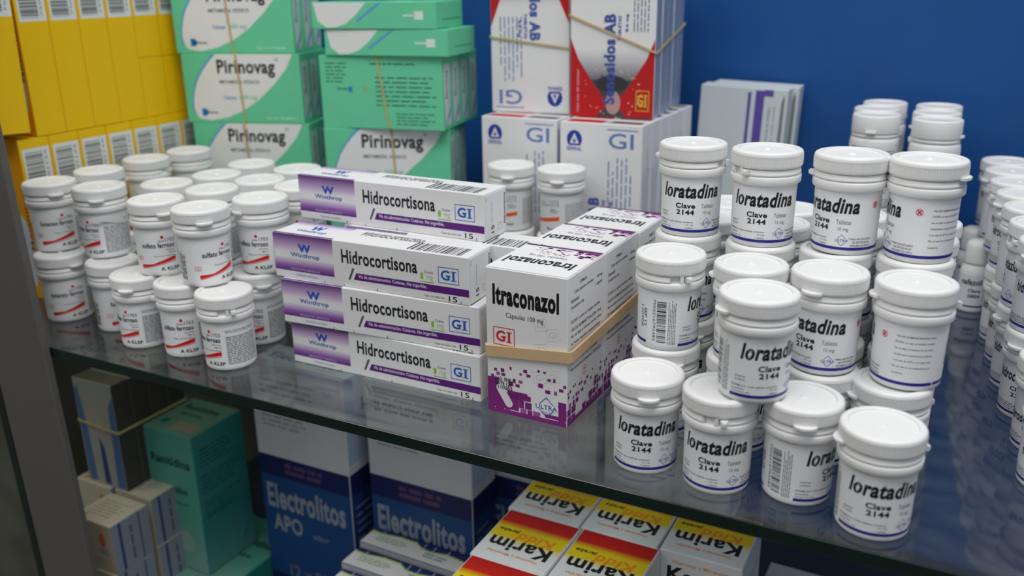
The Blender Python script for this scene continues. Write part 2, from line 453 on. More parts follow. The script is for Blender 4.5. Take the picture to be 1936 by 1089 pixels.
def lab_ferroso(kind):
    b, p = label_shell(col=(236, 238, 240))
    name, clave = (('sulfato ferroso', '1703') if kind == 's' else ('fumarato ferroso', '1701'))
    RD = (214, 24, 30); PK = (222, 120, 120)
    p.poly([(-13.5, 6.4), (-12.8, 6.2), (13, 11.9), (13.2, 14.6), (10, 14.2), (4, 12.2), (-4, 9.4), (-13.5, 8.9)], RD, 2)
    p.poly([(-13.2, 5.4), (13, 10.9), (13, 11.5), (-13.2, 6.0)], PK, 1)
    p.ell(5.0, 29.3, 1.2, 1.2, RD, 2)
    p.text('Clave', 1.8, 25.8, 6.0, 27.2, K, 0.01); p.text(clave, 7.0, 25.8, 13.4, 28.4, K, 0.0)
    p.text(name, -10.5 if kind == 's' else -12.5, 21.4, 13.2, 25.2, K, 0.028)
    p.text('TABLETAS', 6.0, 19.0, 13.0, 20.2, GREY); p.text('200 mg', 8.4, 16.9, 13.4, 18.1, K, 0.02)
    p.text('Frasco con 30 tabletas', -2.5, 14.9, 13.2, 15.9, K, 0.005)
    p.text('A KLSP', 1.6, 4.2, 15.0, 6.9, (45, 45, 50), 0.04)
    p.frame(-16.6, 12.2, -12.0, 15.2, 0.3, (220, 110, 110), 2); p.text('GI', -15.4, 12.7, -13.1, 14.7, (220, 110, 110))
    p.lines(17, 28.2, 42, 30.6, 2, GREY, 4, ragged=0.5)
    p.lines(17, 4.5, 42, 26.0, 17, (105, 107, 112), 5, ragged=0.12, fill=0.5)
    p.bars(-40, 6, -33, 28, K, True, 9); p.lines(-31, 5, -24, 29, 4, (50, 50, 56), 6, vert=True, fill=0.55)
    return b.mesh('label', M_LABEL)
def lab_1272():
    b, p = label_shell(col=(222, 224, 226))
    p.text('Clave', -6, 28, 0, 29.6, GREY); p.text('1272', 2.5, 27.6, 10.5, 30.8, (90, 90, 96)); p.text('SENOSIDOS A-B', -7, 25.6, 10.5, 27, GREY, 0.01)
    p.lines(3, 20, 10.5, 24, 3, GREY, 2)
    p.poly([(-14, 10.5), (11, 14.0), (11, 17.4), (-14, 13.4)], (232, 84, 40), 1); p.text('Rosr', 0, 5.5, 8, 8, K, 0.02)
    p.lines(16, 6, 38, 28, 14, GREY, 8, fill=0.3)
    return b.mesh('label', M_LABEL)
def lab_right(kind):
    b, p = label_shell(col=(226, 228, 234))
    p.rect(-30, 3.3, 56, 4.9, NAVY, 1)
    if kind == 'h':
        p.text('hidroclorotiazida', -20, 24, 16, 31, K, 0.03, 0.1); p.text('Clave', -9, 18.2, 2, 20.9, K, 0.03); p.text('2301', -8, 14.2, 1.4, 16.9, K, 0.03)
    else:
        p.poly([(2, 24), (4.5, 26), (3, 30), (4, 34), (-1, 31), (0.2, 27)], (214, 60, 50), 1); p.poly([(2.2, 25.5), (3.8, 27), (2.6, 30), (1, 28)], (236, 190, 70), 2)
        p.text('furosemida', -16, 17, 10, 23, K, 0.03, 0.1); p.text('Tabletas', -4, 13, 6, 15, GREY)
        p.text('40 mg', -2, 10.2, 6, 12.2, GREY)
    logo_ultra(p, 10, 8.6, 6)
    p.lines(-24, 5.4, 2, 10, 4, GREY, 2); p.lines(18, 8, 48, 30, 12, GREY, 8, fill=0.3); p.ring(24, 32, 1.8, 0.3, (200, 80, 90))
    return b.mesh('label', M_LABEL)
ME_LAB = {'lor': lab_loratadina(), 'sul': lab_ferroso('s'), 'fum': lab_ferroso('f'), 'm12': lab_1272(), 'hid': lab_right('h'), 'fur': lab_right('f')}

def bottle(x, y, lvl, kind, rot, latch, label, group, z=None, tall=None):
    base = facing(x, y)
    t = empty('pill_bottle', x, y, (lvl * H + lvl * 0.03) if z is None else z, base + R(rot))
    link('body', ME_BODY, t); link('label', ME_LAB[kind], t)
    link('tamper_ring', ME_RING, t, rot=(0, 0, R(latch - rot)))
    link('cap', ME_CAP, t, rot=(0, 0, R(latch - 160 - rot)))
    return tag(t, label, 'medicine bottle', group)

GL = 'loratadina bottles stacked on the glass shelf'
rnd = random.Random(3)
A = ['first', 'second', 'third', 'fourth']
# x, y, level, label turn, latch turn, description
LOR = [
 (-153.7, 129.8, 2, 0, 62, 'white loratadina bottle standing highest and leftmost of the four top bottles'),
 (-109.1, 125.7, 2, -1, -49, 'loratadina bottle second from the left of the four top bottles, latch at its left'),
 (-63.7, 129.6, 2, -36, -97, 'loratadina bottle third of the four top bottles, name cut off at its left side'),
 (-24.5, 129.9, 2, -94, -130, 'loratadina bottle rightmost of the four top bottles, showing small print and a red circle'),
 (-149.7, 82.2, 1, 94, 14, 'loratadina bottle showing a big bar code, beside the rubber-banded itraconazol boxes'),
 (-103.8, 80.8, 1, -10, 65, 'loratadina bottle mostly hidden behind the raised front bottle, only its lid clear'),
 (-89.0, 36.0, 1, 36, 98, 'loratadina bottle raised on two front-row bottles, label turned slightly right'),
 (-63.0, 86.0, 1, -23, 135, 'loratadina bottle right behind the raised front bottle, reading tadina Clave 2144'),
 (-20.4, 85.2, 1, -131, 82, 'loratadina bottle with latch sticking out right, only small print in view'),
 (-145.6, 36.5, 0, 3, 163, 'loratadina bottle at the left end of the bottom front row'),
 (-104.2, 33.4, 0, -3, -10, 'loratadina bottle second in the bottom front row, latch facing forward'),
 (-63.6, 41.3, 0, 72, 166, 'loratadina bottle third in the bottom front row with its bar code in front'),
 (-24.0, 26.5, 0, 18, 88, 'blurred loratadina bottle nearest the right corner of the bottom front row'),
]
for x, y, l, rr, lt, d in LOR: bottle(x, y, l, 'lor', rr, lt, d, GL)
for k, (x, y) in enumerate([(-153.7, 129.8), (-109.1, 125.7), (-66, 128.0), (-24.5, 129.5)]):
    for l, nm in ((1, 'middle'), (0, 'bottom')):
        bottle(x + rnd.uniform(-.8, .8), y, l, 'lor', [0, 10, -40, -90][k] if l else rnd.uniform(-60, 60), [140, -95, -70, 170][k] + 40 * (1 - l),
               'loratadina bottle at the %s of the %s three-high stack from the left' % (nm, A[k]), GL)
for k, (x, y) in enumerate([(-150.6, 83), (-105.3, 82.5), (-62.5, 84.5), (-25.5, 80.5)]):
    bottle(x, y, 0, 'lor', rnd.uniform(-40, 60), [175, 40, 120, 90][k],
           'loratadina bottle at the bottom of the %s two-high stack from the left' % A[k], GL)
for j, y in enumerate((173.5, 215.5)):
    for k, x in enumerate((-152, -109.5, -66.5, -24.5)):
        for l, nm in ((0, 'lower'), (1, 'upper')):
            bottle(x + rnd.uniform(-.8, .8), y + rnd.uniform(-.5, .5), l, 'lor', rnd.uniform(-90, 90), rnd.uniform(-180, 180),
                   'loratadina bottle, %s of the %s pair from left, %s row behind the tall stacks' % (nm, A[k], ('first', 'second')[j]), GL)

GF = 'iron tablet bottles stacked at the left of the shelf'
FER = [
 (-660.4, 64.8, 1, 'fum', 0, 170, 'ferrous fumarate bottle on top at the far left against the yellow boxes'),
 (-647.9, 54.7, 0, 'fum', -2, -170, 'ferrous fumarate bottle at the bottom of the far left stack, next to the grey post'),
 (-607.9, 69.1, 1, 'fum', -58, 150, 'ferrous fumarate bottle, top of second stack from the left, dense print in front'),
 (-591.7, 57.8, 0, 'fum', 20, 20, 'ferrous fumarate bottle half hidden at the bottom of the second stack from the left'),
 (-531.6, 56.0, 1, 'sul', -14, 175, 'ferrous sulfate bottle on top of the front cluster, left of the most forward top one'),
 (-483.0, 51.3, 1, 'sul', 25, 165, 'ferrous sulfate bottle most forward of the upper ones, red stripe facing the camera'),
 (-464.3, 91.8, 1, 'sul', -35, 100, 'ferrous sulfate bottle on top, touching the left end of the hydrocortisone boxes'),
 (-546.1, 42.3, 0, 'sul', -58, 130, 'ferrous sulfate bottle leftmost of the three in the bottom front row'),
 (-502.8, 44.2, 0, 'sul', -30, -100, 'ferrous sulfate bottle in the middle of the bottom front row'),
 (-458.4, 40.1, 0, 'sul', -62, -4, 'ferrous sulfate bottle nearest the shelf edge with its latch facing forward'),
 (-470.9, 86.0, 0, 'sul', -36, 175, 'ferrous sulfate bottle at the bottom beside the hydrocortisone boxes'),
 (-667.5, 168.5, 1, 'fum', 0, 50, 'white capped bottle standing against the yellow boxes, second from the back'),
 (-663.2, 215.0, 1, 'fum', 30, 90, 'white capped bottle farthest back, in the corner of the yellow and green boxes'),
 (-662.8, 114.1, 1, 'fum', 0, 80, 'white capped bottle behind the far left pair, against the yellow boxes'),
 (-567.3, 99.5, 1, 'sul', 10, 30, 'white capped bottle behind the ferrous sulfate pair, leftmost of the inner caps'),
 (-555.7, 141.7, 1, 'sul', 10, 200, 'white capped bottle in the inner group, in front of the left green pile'),
 (-519.1, 99.3, 1, 'sul', -20, 160, 'white capped bottle directly behind the most forward upper ferrous sulfate bottle'),
 (-561.6, 188.7, 1, 'sul', 0, 60, 'white capped bottle touching the left green pile, left of the rearmost inner pair'),
 (-508.4, 140.5, 1, 'sul', 0, 110, 'white capped bottle in the middle of the inner group'),
 (-509.3, 187.1, 1, 'sul', 0, 210, 'white capped bottle at the back right of the inner group, near the hydrocortisone boxes'),
 (-465.0, 137.0, 1, 'sul', -30, 190, 'white capped bottle just left of the top hydrocortisone box'),
]
b = MB(); vs = []; n = 10
for i in range(n + 1):
    f = i / n; a = R(10 + 70 * f); lift = 3.2 * (1 - f) ** 2.2
    for z in (31.5 - 6 * f, 33.2 + 0.8 * f): vs.append(((18.4 + lift) * math.sin(a), -(18.4 + lift) * math.cos(a), z))
b.add(vs, [(2 * i, 2 * i + 2, 2 * i + 3, 2 * i + 1) for i in range(n)], (214, 216, 218), True)
ME_PEEL = b.mesh('peeling_label', M_LABEL)
for x, y, l, k, rr, lt, d in FER:
    t = bottle(x, y, l, k, rr, lt, d, GF)
    if d.startswith('ferrous fumarate bottle, top of second'):
        o = link('peeling_label', ME_PEEL, t, rot=(0, 0, R(-30 - rr))); o['label'] = 'silvery label strip curling away from the bottle'
for x, y, d in [(-664, 168, 'under the second from the back by the yellow boxes'), (-662, 213, 'under the rearmost, between yellow and green boxes'),
                (-655, 108, 'at the bottom right behind the far left pair'), (-569, 99, 'under the leftmost of the inner caps'), (-557, 141.5, 'under the inner cap before the left green pile'),
                (-517, 93.2, 'at the bottom right behind the forward upper pair'), (-561, 186, 'touching the foot of the left green pile'), (-511, 138, 'at the bottom in the middle of the inner group'),
                (-509, 183, 'at the bottom at the back right of the inner group'), (-466, 132, 'at the foot of the left end of the hydrocortisone pile')]:
    bottle(x, y, 0, 'sul', 0, rnd.uniform(0, 360), 'white iron tablet bottle ' + d, GF)

GM = 'senna tablet bottles with an orange stripe'
for k, x in enumerate((-352, -306)):
    d = ('left', 'right')[k]
    bottle(x, 274 + k, 1, 'm12', -20 - 20 * k, 150, 'white bottle with an orange stripe, %s one of the pair before the senna boxes' % d, GM)
    bottle(x + 1, 272, 0, 'm12', 30, 60, 'white bottle under the %s orange striped bottle of the rear pair' % d, GM)

# rear tall jars, two high
b = MB()
b.lathe([(0, 1), (14, 1), (16, 0), (18, 0.4), (18.8, 2), (18.9, 50), (18.7, 54), (18.2, 56), (17.2, 56.8), (17.2, 60)], 56)
ME_JAR = b.mesh('body', M_PLASTIC)
b = MB(); b.lathe([(17.2, 60.2), (18.2, 60.4), (18.4, 61), (18.4, 73.3), (18.0, 74.3), (17.0, 74.8), (16.2, 74.8), (15.9, 74.2), (0, 74.0)], 56)
block(b, 0, 12, 17.5, 20.3, 61.2, 62.6)
ME_JCAP = b.mesh('cap', M_PLASTIC)
b = MB(); b.lathe([(17.3, 56.9), (17.9, 57.0), (17.9, 59.6), (17.3, 59.9)], 56); block(b, 0, 5, 17.8, 20.0, 56.8, 59.8); ME_JRING = b.mesh('tamper_ring', M_PLASTIC)
b = MB(); b.lathe([(18.95, 8), (18.95, 52)], 56, (232, 234, 236))
p = Paint(b, lambda x, y, l: ((18.95 + l) * math.sin(x / 19), -(18.95 + l) * math.cos(x / 19), y), step=2.0)
p.rect(-16, 44, -2, 50, (120, 44, 44)); p.lines(2, 12, 24, 48, 16, GREY, 3); p.rect(-26, 12, -18, 48, (120, 44, 44))
ME_JLAB = b.mesh('label', M_LABEL)
for i, (x, y) in enumerate([(-80, 395), (-34, 385), (-84, 433), (-37, 424), (-82, 473), (-38, 466)]):
    for l in (0, 1):
        t = empty('tablet_jar', x, y, l * 75.0 + .03 * l, facing(x, y) + R(rnd.uniform(-15, 15)))
        link('body', ME_JAR, t); link('label', ME_JLAB, t)
        lt = [0, 70, -60, -80, 120, 160][i]
        link('cap', ME_JCAP, t, rot=(0, 0, R(lt))); link('tamper_ring', ME_JRING, t, rot=(0, 0, R(lt - 160)))
        tag(t, 'white tablet jar at the blue back wall, %s in the %s stack, %s column' % (('lower', 'upper')[l], ('front', 'middle', 'rear')[i // 2], ('left', 'right')[i % 2]), 'medicine jar', 'tall jars against the blue back wall')

# right hand file of bottles
GR = 'bottles lined up at the right edge of the shelf'
COL = [(57, 107), (54, 151), (47, 195), (42, 238), (38, 281), (33.5, 323), (29, 365), (24.5, 407), (21, 449)]
for k, (x, y) in enumerate(COL):
    pos = ['nearest', 'second', 'third', 'fourth', 'fifth', 'sixth', 'seventh', 'eighth', 'rearmost'][k]
    bottle(x + (6 if k > 5 else 0), y, 0, 'fur' if k in (0, 1) else 'hid', -30 if k == 1 else -12 + rnd.uniform(-10, 10), rnd.uniform(60, 200), '%s bottle of the lower tier lined up at the right edge of the shelf' % pos, GR)
    if k >= 2:
        bottle(x - 1, y + 1, 1, 'hid', [0, 0, 0, -80, 60, -20, 10, 40, 0][k], [0, 0, 120, -60, 60, 100, -70, 90, -60][k], '%s bottle of the upper tier lined up at the right edge of the shelf' % ['', '', 'nearest', 'second', 'third', 'fourth', 'fifth', 'sixth', 'rearmost'][k], GR)
b = MB(); b.lathe([(0, 0.5), (9, 0.5), (10, 0), (10.8, 0.8), (11, 3), (11, 32), (10.2, 36), (8.4, 38.5), (8.2, 40)], 40); ME_DB = b.mesh('body', M_PLASTIC)
b = MB(); b.lathe([(8.0, 39.5), (9.3, 39.6), (9.4, 40.4), (9.1, 52.5), (8.2, 56), (5.5, 57.8), (0, 58.2)], 40); ME_DC = b.mesh('cap', M_PLASTIC)
b = MB(); b.lathe([(11.06, 4), (11.06, 31)], 40, (224, 228, 236)); p = Paint(b, lambda x, y, l: ((11.06 + l) * math.sin(x / 11), -(11.06 + l) * math.cos(x / 11), y), step=1.5)
p.text('nafazolina', -11, 23, 10, 28, K, 0.03); p.text('Clave', -5, 17, 4, 20, K, 0.03); p.text('2804', -5, 12.5, 4, 15.5, K, 0.03); p.rect(-30, 4.6, 30, 6, NAVY); ME_DL = b.mesh('label', M_LABEL)
for k, (x, y) in enumerate([(8, 381), (3, 421)]):
    t = empty('dropper_bottle', x, y, 0, facing(x, y) + R(10)); link('body', ME_DB, t); link('cap', ME_DC, t); link('label', ME_DL, t)
    tag(t, 'small slim dropper bottle, %s of the two beside the right hand file' % ('nearer', 'farther')[k], 'medicine bottle', 'slim dropper bottles')

# ------------------------------------------------------------------ cartons
def carton(name, me, x, y, z, yaw, label, cat='medicine box', group=None, parts=(), rot=None):
    t = empty(name, x, y, z, R(yaw))
    if rot: t.rotation_euler = rot
    link('carton_body', me, t)
    for pn, pm in parts: link(pn, pm, t)
    return tag(t, label, cat, group)

CW = (232, 232, 234)
def gi_logo(p, x0, y0, x1, y1, col, lay=2, wd=None, q=0):
    wd = wd or (x1 - x0) * 0.045
    p.frame(x0, y0, x1, y1, wd, col, lay)
    w_, h_ = x1 - x0, y1 - y0
    if q == 0:
        p.text('G', x0 + w_ * .13, y0 + h_ * .2, x0 + w_ * .56, y1 - h_ * .18, col, 0.03, lay=lay)
        cx = x0 + w_ * .74; p.rect(cx - w_ * .055, y0 + h_ * .2, cx + w_ * .055, y1 - h_ * .2, col, lay)
        for yy in (y0 + h_ * .2, y1 - h_ * .25): p.rect(cx - w_ * .13, yy, cx + w_ * .13, yy + h_ * .05, col, lay + 1)
        p.rect(x0 + w_ * .42, y0 + h_ * .47, x0 + w_ * .62, y0 + h_ * .52, col, lay + 1)

# hydrocortisone: 153.8 x 29.9 x 31.9
HW, HD, HH = 153.8, 29.9, 31.7
PUR = (92, 30, 124); BLU = (36, 86, 180); GRN = (140, 196, 50)
def hydro():
    b = MB(); b.rbox(0, 0, 0, HW, HD, HH, 0.5, CW)
    p = Paint(b, face_fn('f', HW, HD, HH))
    xb = HW * .328
    p.rect(0.3, HH * .72, xb, HH * .995, (204, 176, 216), 1, PUR); p.rect(0.3, HH * .60, xb, HH * .72, CW, 1, (204, 176, 216))
    p.rect(0.3, HH * .17, xb, HH * .30, PUR, 1, (150, 100, 178)); p.rect(0.3, HH * .30, xb, HH * .46, (150, 100, 178), 1, (226, 216, 232))
    p.text('W', xb * .42, HH * .62, xb * .64, HH * .80, BLU, 0.05, 0.0); p.text('Winthrop', xb * .29, HH * .47, xb * .77, HH * .60, BLU, 0.02)
    p.text('PRODUCTO GENÉRICO', xb * .28, HH * .20, xb * .76, HH * .25, (220, 200, 230)); p.text('Calidad europea', xb * .36, HH * .06, xb * .72, HH * .12, (90, 130, 200))
    p.text('Hidrocortisona', HW * .372, HH * .52, HW * .757, HH * .82, (35, 35, 38), 0.026)
    p.poly([(HW * .402, HH * .17), (HW * .412, HH * .16), (HW * .437, HH * .42), (HW * .427, HH * .44)], (90, 90, 95), 1)
    p.poly([(HW * .43, HH * .18), (HW, HH * .18), (HW, HH * .335), (HW * .445, HH * .335)], PUR, 1)
    p.text('Vía de administración: Cutánea. No ingerible.', HW * .455, HH * .215, HW * .80, HH * .31, (235, 225, 240), 0.012)
    p.text('Crema', HW * .79, HH * .56, HW * .832, HH * .62, (60, 60, 60)); p.text('1', HW * .772, HH * .43, HW * .785, HH * .56, GRN, 0.02); p.text('mg', HW * .80, HH * .40, HW * .832, HH * .51, (170, 200, 140))
    p.rect(HW * .768, HH * .365, HW * .835, HH * .385, GRN)
    gi_logo(p, HW * .857, HH * .40, HW * .955, HH * .74, (30, 96, 190), wd=0.45)
    p.text('Caja con tubo con', HW * .785, HH * .055, HW * .885, HH * .115, (70, 70, 70)); p.text('15', HW * .904, HH * .035, HW * .944, HH * .15, K, 0.008); p.text('g', HW * .958, HH * .02, HW * .964, HH * .07, K)
    p.rect(HW * .375, 0.2, HW * .379, 1.8, (40, 140, 200)); p.rect(HW * .27, 0.2, HW * .274, 1.8, (60, 60, 60)); p.rect(HW * .548, 0.2, HW * .552, 1.8, (60, 60, 60))
    p = Paint(b, face_fn('t', HW, HD, HH))
    p.rect(0.4, HD * .72, xb, HD - .4, CW, 1, (150, 100, 178)); p.rect(0.4, 0.3, xb, 2.2, PUR, 1)
    p.text('W', xb * .40, HD * .45, xb * .62, HD * .75, BLU, 0.05); p.text('Winthrop', xb * .26, HD * .22, xb * .76, HD * .42, BLU, 0.02)
    p.lines(HW * .40, HD * .55, HW * .70, HD * .85, 2, (150, 150, 154), 3, ragged=0.1, fill=0.3)
    p.text('Hidrocortisona', HW * .40, HD * .56, HW * .72, HD * .85, (90, 90, 92))
    p.bars(HW * .70, HD * .06, HW * .965, HD * .58, (40, 40, 44), False, 11)
    p = Paint(b, face_fn('r', HW, HD, HH))
    bm = b.mesh('carton_body', M_CARD)
    b = MB(); b.rbox(HW + 0.02, 1.2, 1.0, HW + 0.42, HD - 1.4, HH - 1.2, 0.15, CW)
    p = Paint(b, lambda x, y, l: (HW + 0.42 + l, x, y))
    p.text('15', 8.4, 4.0, 12.2, 9.2, K, 0.02, quarter=1); p.text('Caja con tubo con', 8.8, 11, 10.2, 25, (90, 90, 90), quarter=1)
    p.frame(17.5, 4.5, 22.5, 9.0, 0.4, (170, 190, 90)); p.text('Hidrocortisona', 25.0, 7, 27.6, 28, K, 0.015, quarter=1)
    p.poly([(2.2, 26), (3.4, 28.6), (3.4, 29.2), (1.8, 26.4)], (120, 120, 120)); 
    return bm, b.mesh('end_flap', M_CARD)
HB_, HE_ = hydro()
GH = 'hydrocortisone cream boxes'
HZ = HH + 0.15
for x, y, l, yaw, d in [(-417.9, 60.3, 0, -0.4, 'hydrocortisone cream box at the bottom of the front pile'),
                        (-419.1, 55.6, 1, 2.6, 'hydrocortisone cream box second from the bottom of the front pile'),
                        (-426.0, 59.4, 2, 1.0, 'hydrocortisone cream box third up in the front pile, shifted to the left'),
                        (-433.0, 98.6, 3, -1.0, 'topmost hydrocortisone cream box lying crosswise behind the front pile'),
                        (-404, 93.5, 0, -1.0, 'lowest of the hydrocortisone cream boxes hidden behind the front pile'),
                        (-398, 93.2, 1, -0.6, 'hydrocortisone cream box in the middle of the pile behind'),
                        (-388, 92.0, 2, 0.5, 'hydrocortisone cream box just under the topmost one, sticking out to its right')]:
    carton('cream_box', HB_, x, y, l * HZ, yaw, d, group=GH, parts=(('end_flap', HE_),))

# itraconazole: 54.7 x 55 x 95.2
IW, ID, IH = 54.7, 54.9, 95.2
MAG = (128, 36, 122)
def mosaic(p, W, y_top, seed, dense=1.0, x0=0.0):
    rn = random.Random(seed)
    y = 1.5
    while y < y_top:
        f = y / y_top
        s = 1.7 + 4.6 * (1 - f) * rn.uniform(.7, 1.1)
        x = x0 + rn.uniform(0, 3)
        while x < W - 1:
            sx = s * rn.uniform(.6, 1.3)
            if rn.random() < (0.80 - 0.48 * f) * dense: p.rect(x, y, min(x + sx, W - .2), y + s * rn.uniform(.7, 1.05), MAG if rn.random() < .8 else (160, 84, 158), 1)
            x += sx + 0.5 + 3.5 * f * rn.random()
        y += s * 0.98
def itra():
    b = MB(); b.rbox(0, 0, 0, IW, ID, IH, 0.5, CW)
    p = Paint(b, face_fn('f', IW, ID, IH))
    p.text('Itraconazol', 4.8, 72.2, 49.2, 85.4, K, 0.048); p.text('Cápsulas 100 mg', 13.8, 64.0, 39.0, 68.0, (50, 50, 54), 0.005)
    gi_logo(p, 4.8, 46.3, 19.6, 58.0, (206, 40, 48), wd=0.55)
    for (x, y) in ((41, 55), (33, 60), (41, 41), (33, 44), (41, 28), (32, 26)):
        p.frame(x, y, x + 8.5, y + 7.5, 0.22, (196, 196, 200), 1, rot=(x + 4, y + 4, 12)); p.text('GI', x + 1.6, y + 1.8, x + 6.8, y + 5.8, (204, 204, 208), 0.0, lay=1, rot=(x + 4, y + 4, 12))
    mosaic(p, IW, 34, 4, 1.0)
    p.rect(0.3, 0.3, IW - .3, 3.4, MAG, 3); p.rect(0.3, 4, 22, 15.5, MAG, 3); p.rect(0.3, 15, 8, 24, MAG, 3); p.rect(14, 12, 28, 17, MAG, 3); p.rect(40, 4, IW - .3, 12, MAG, 3)
    cap = [(7 + 2.6 * math.cos(R(a)), 18 + 2.6 * math.sin(R(a))) for a in range(20, 201, 20)] + [(16 + 2.6 * math.cos(R(a)), 7 + 2.6 * math.sin(R(a))) for a in range(200, 381, 20)]
    cap = [(9 + 2.7 * math.cos(R(a)), 17.5 + 2.7 * math.sin(R(a))) for a in range(35, 216, 20)] + [(15 + 2.7 * math.cos(R(a)), 8.0 + 2.7 * math.sin(R(a))) for a in range(215, 396, 20)]
    p.poly(cap, (228, 226, 230), 4)
    p.text('CAD. ENE 15', 5.0, 22.5, 20, 25, K, 0.02, lay=5); p.text('LOTE 120', 5.5, 19.6, 17, 22, K, 0.02, lay=5); p.text('110203', 7.5, 17, 17.5, 19.4, K, 0.02, lay=5)
    p.rect(33, 6.5, 49, 15.5, CW, 4); logo_ultra(p, 41, 11, 12.5, (44, 84, 170), 5); p.text('Laboratorios', 37.5, 7.2, 45, 8.2, (44, 84, 170), lay=8)
    p = Paint(b, face_fn('r', IW, ID, IH))
    G = (52, 52, 56)
    for t, x0, y, x1 in [('FÓRMULA', 17, 87.5, 27), ('Cada cápsula contiene:', 9, 82.8, 37, ), ('100 mg', 42, 82.8, 50), ('Itraconazol', 5, 78.4, 16), ('Excipiente cbp', 5, 74, 23), ('1 cápsula', 40, 78.4, 50),
                         ('DOSIS: La que el médico señale', 5, 65, 47), ('VÍA DE ADMINISTRACIÓN: Oral', 5, 60.4, 49), ('No se deje al alcance de los niños', 5, 55.8, 50), ('Su venta requiere receta médica', 5, 51.2, 48), ('No se use en el embarazo y la lactancia', 5, 34.6, 50), ('durante el embarazo y lactancia', 5, 39, 44)]:
        p.text(t, x0, y, x1, y + 2.6, G, 0.012)
    p.ring(25, 29, 3.2, 0.4, (190, 70, 100)); p.lines(23.6, 27, 26.6, 31, 2, (190, 70, 100), 1)
    mosaic(p, ID, 24, 7, 0.8); p.rect(0.3, 0.3, ID - .3, 3.4, MAG, 3)
    p = Paint(b, face_fn('l', IW, ID, IH)); mosaic(p, ID, 24, 9, 0.8); p.lines(6, 40, 48, 86, 9, G, 2, fill=.25)
    body = b.mesh('carton_body', M_CARD)
    b = MB(); b.rbox(0.5, 0.5, IH + .02, IW - .5, ID - .6, IH + .45, 0.15, CW)
    p = Paint(b, lambda x, y, l: (x, y, IH + .45 + l))
    p.text('Itraconazol', 3.5, 13.0, 49.5, 25.5, K, 0.035, quarter=2); p.text('Cápsulas 100 mg', 13, 30.5, 39, 35, (90, 80, 90), 0.0, quarter=2)
    rn = random.Random(3)
    for k in range(70):
        x = IW - 2 - 42 * rn.random() ** 1.3; y = 37 + rn.random() * 12; s = 0.6 + 1.6 * rn.random() * (x / IW) + (0.8 if y > 45 else 0)
        p.rect(x, y, min(x + s * 1.6, IW - 1), min(y + s, ID - 1.2), MAG if rn.random() < .6 else (178, 120, 178), 1)
    p.rect(1, ID - 3.4, IW - 1, ID - 0.9, (84, 30, 92), 2); p.poly([(IW - 22, ID - 3.2), (IW - 1, ID - 3.2), (IW - 1, ID - 7.5)], MAG, 2)
    return body, b.mesh('top_flap', M_CARD)
IB_, IT_ = itra()
for k in range(3):
    a = R(-1.13); off = k * (ID + .6)
    carton('capsule_box', IB_, -254.8 - off * math.sin(a) * 1.0 + (1.6 if k == 2 else 0), 52.1 + off * math.cos(a), 0, -1.13, 'itraconazol capsule box, %s of the three under the wide tan band' % ('front', 'middle', 'rear')[k], group='banded itraconazol boxes', parts=(('top_flap', IT_),))

# rubber bands
def band(name, pts, nrm, wdir, wid, th, m, label, cat='rubber band'):
    b = MB(); vs = []; n = len(pts)
    for i, p in enumerate(pts):
        nn = Vector(nrm[i]); ww = Vector(wdir[i] if isinstance(wdir, list) else wdir)
        for s, t in ((-.5, 0), (.5, 0), (.5, 1), (-.5, 1)):
            vs.append(tuple(Vector(p) + ww * wid * s + nn * th * t))
    fs = []
    for i in range(n):
        j = (i + 1) % n
        for k in range(4): fs.append((4 * i + k, 4 * i + (k + 1) % 4, 4 * j + (k + 1) % 4, 4 * j + k))
    b.add(vs, fs)
    o = link(name, b.mesh(name, m)); return tag(o, label, cat)
def rect_loop(org, ax, ay, W, D, gap, lift, seg=10, rc=1.5):
    """closed loop round a W x D rectangle with corner org and unit axes ax, ay; lift(u) slides it along ax x ay"""
    ax = Vector(ax); ay = Vector(ay); az = ax.cross(ay); pts = []; nr = []
    cs = [(rc, rc, 180), (W - rc, rc, 270), (W - rc, D - rc, 0), (rc, D - rc, 90)]
    raw = []
    for i, (cx, cy, a0) in enumerate(cs):
        for k in range(5):
            a = R(a0 + 22.5 * k); raw.append((cx + (rc + gap) * math.cos(a), cy + (rc + gap) * math.sin(a), math.cos(a), math.sin(a)))
        nx = cs[(i + 1) % 4]; a = R(a0 + 90)
        for k in range(1, seg):
            f = k / seg; raw.append((cx + (nx[0] - cx) * f + (rc + gap) * math.cos(a), cy + (nx[1] - cy) * f + (rc + gap) * math.sin(a), math.cos(a), math.sin(a)))
    for x, y, nx_, ny_ in raw:
        pts.append(Vector(org) + ax * x + ay * y + az * lift(x / W, y / D)); nr.append(ax * nx_ + ay * ny_)
    return pts, nr, az
a = R(-1.13)
pts, nr, az = rect_loop((-254.8, 52.1, 0), (math.cos(a), math.sin(a), 0), (-math.sin(a), math.cos(a), 0), IW + 1.8, 3 * ID + 1.4, 0.25,
                        lambda u, v: 41.5 + 5.5 * u + 6 * v)
band('rubber_band', pts, nr, az, 7.0, 1.5, M_RUBBER, 'wide tan rubber band around the three itraconazol boxes')

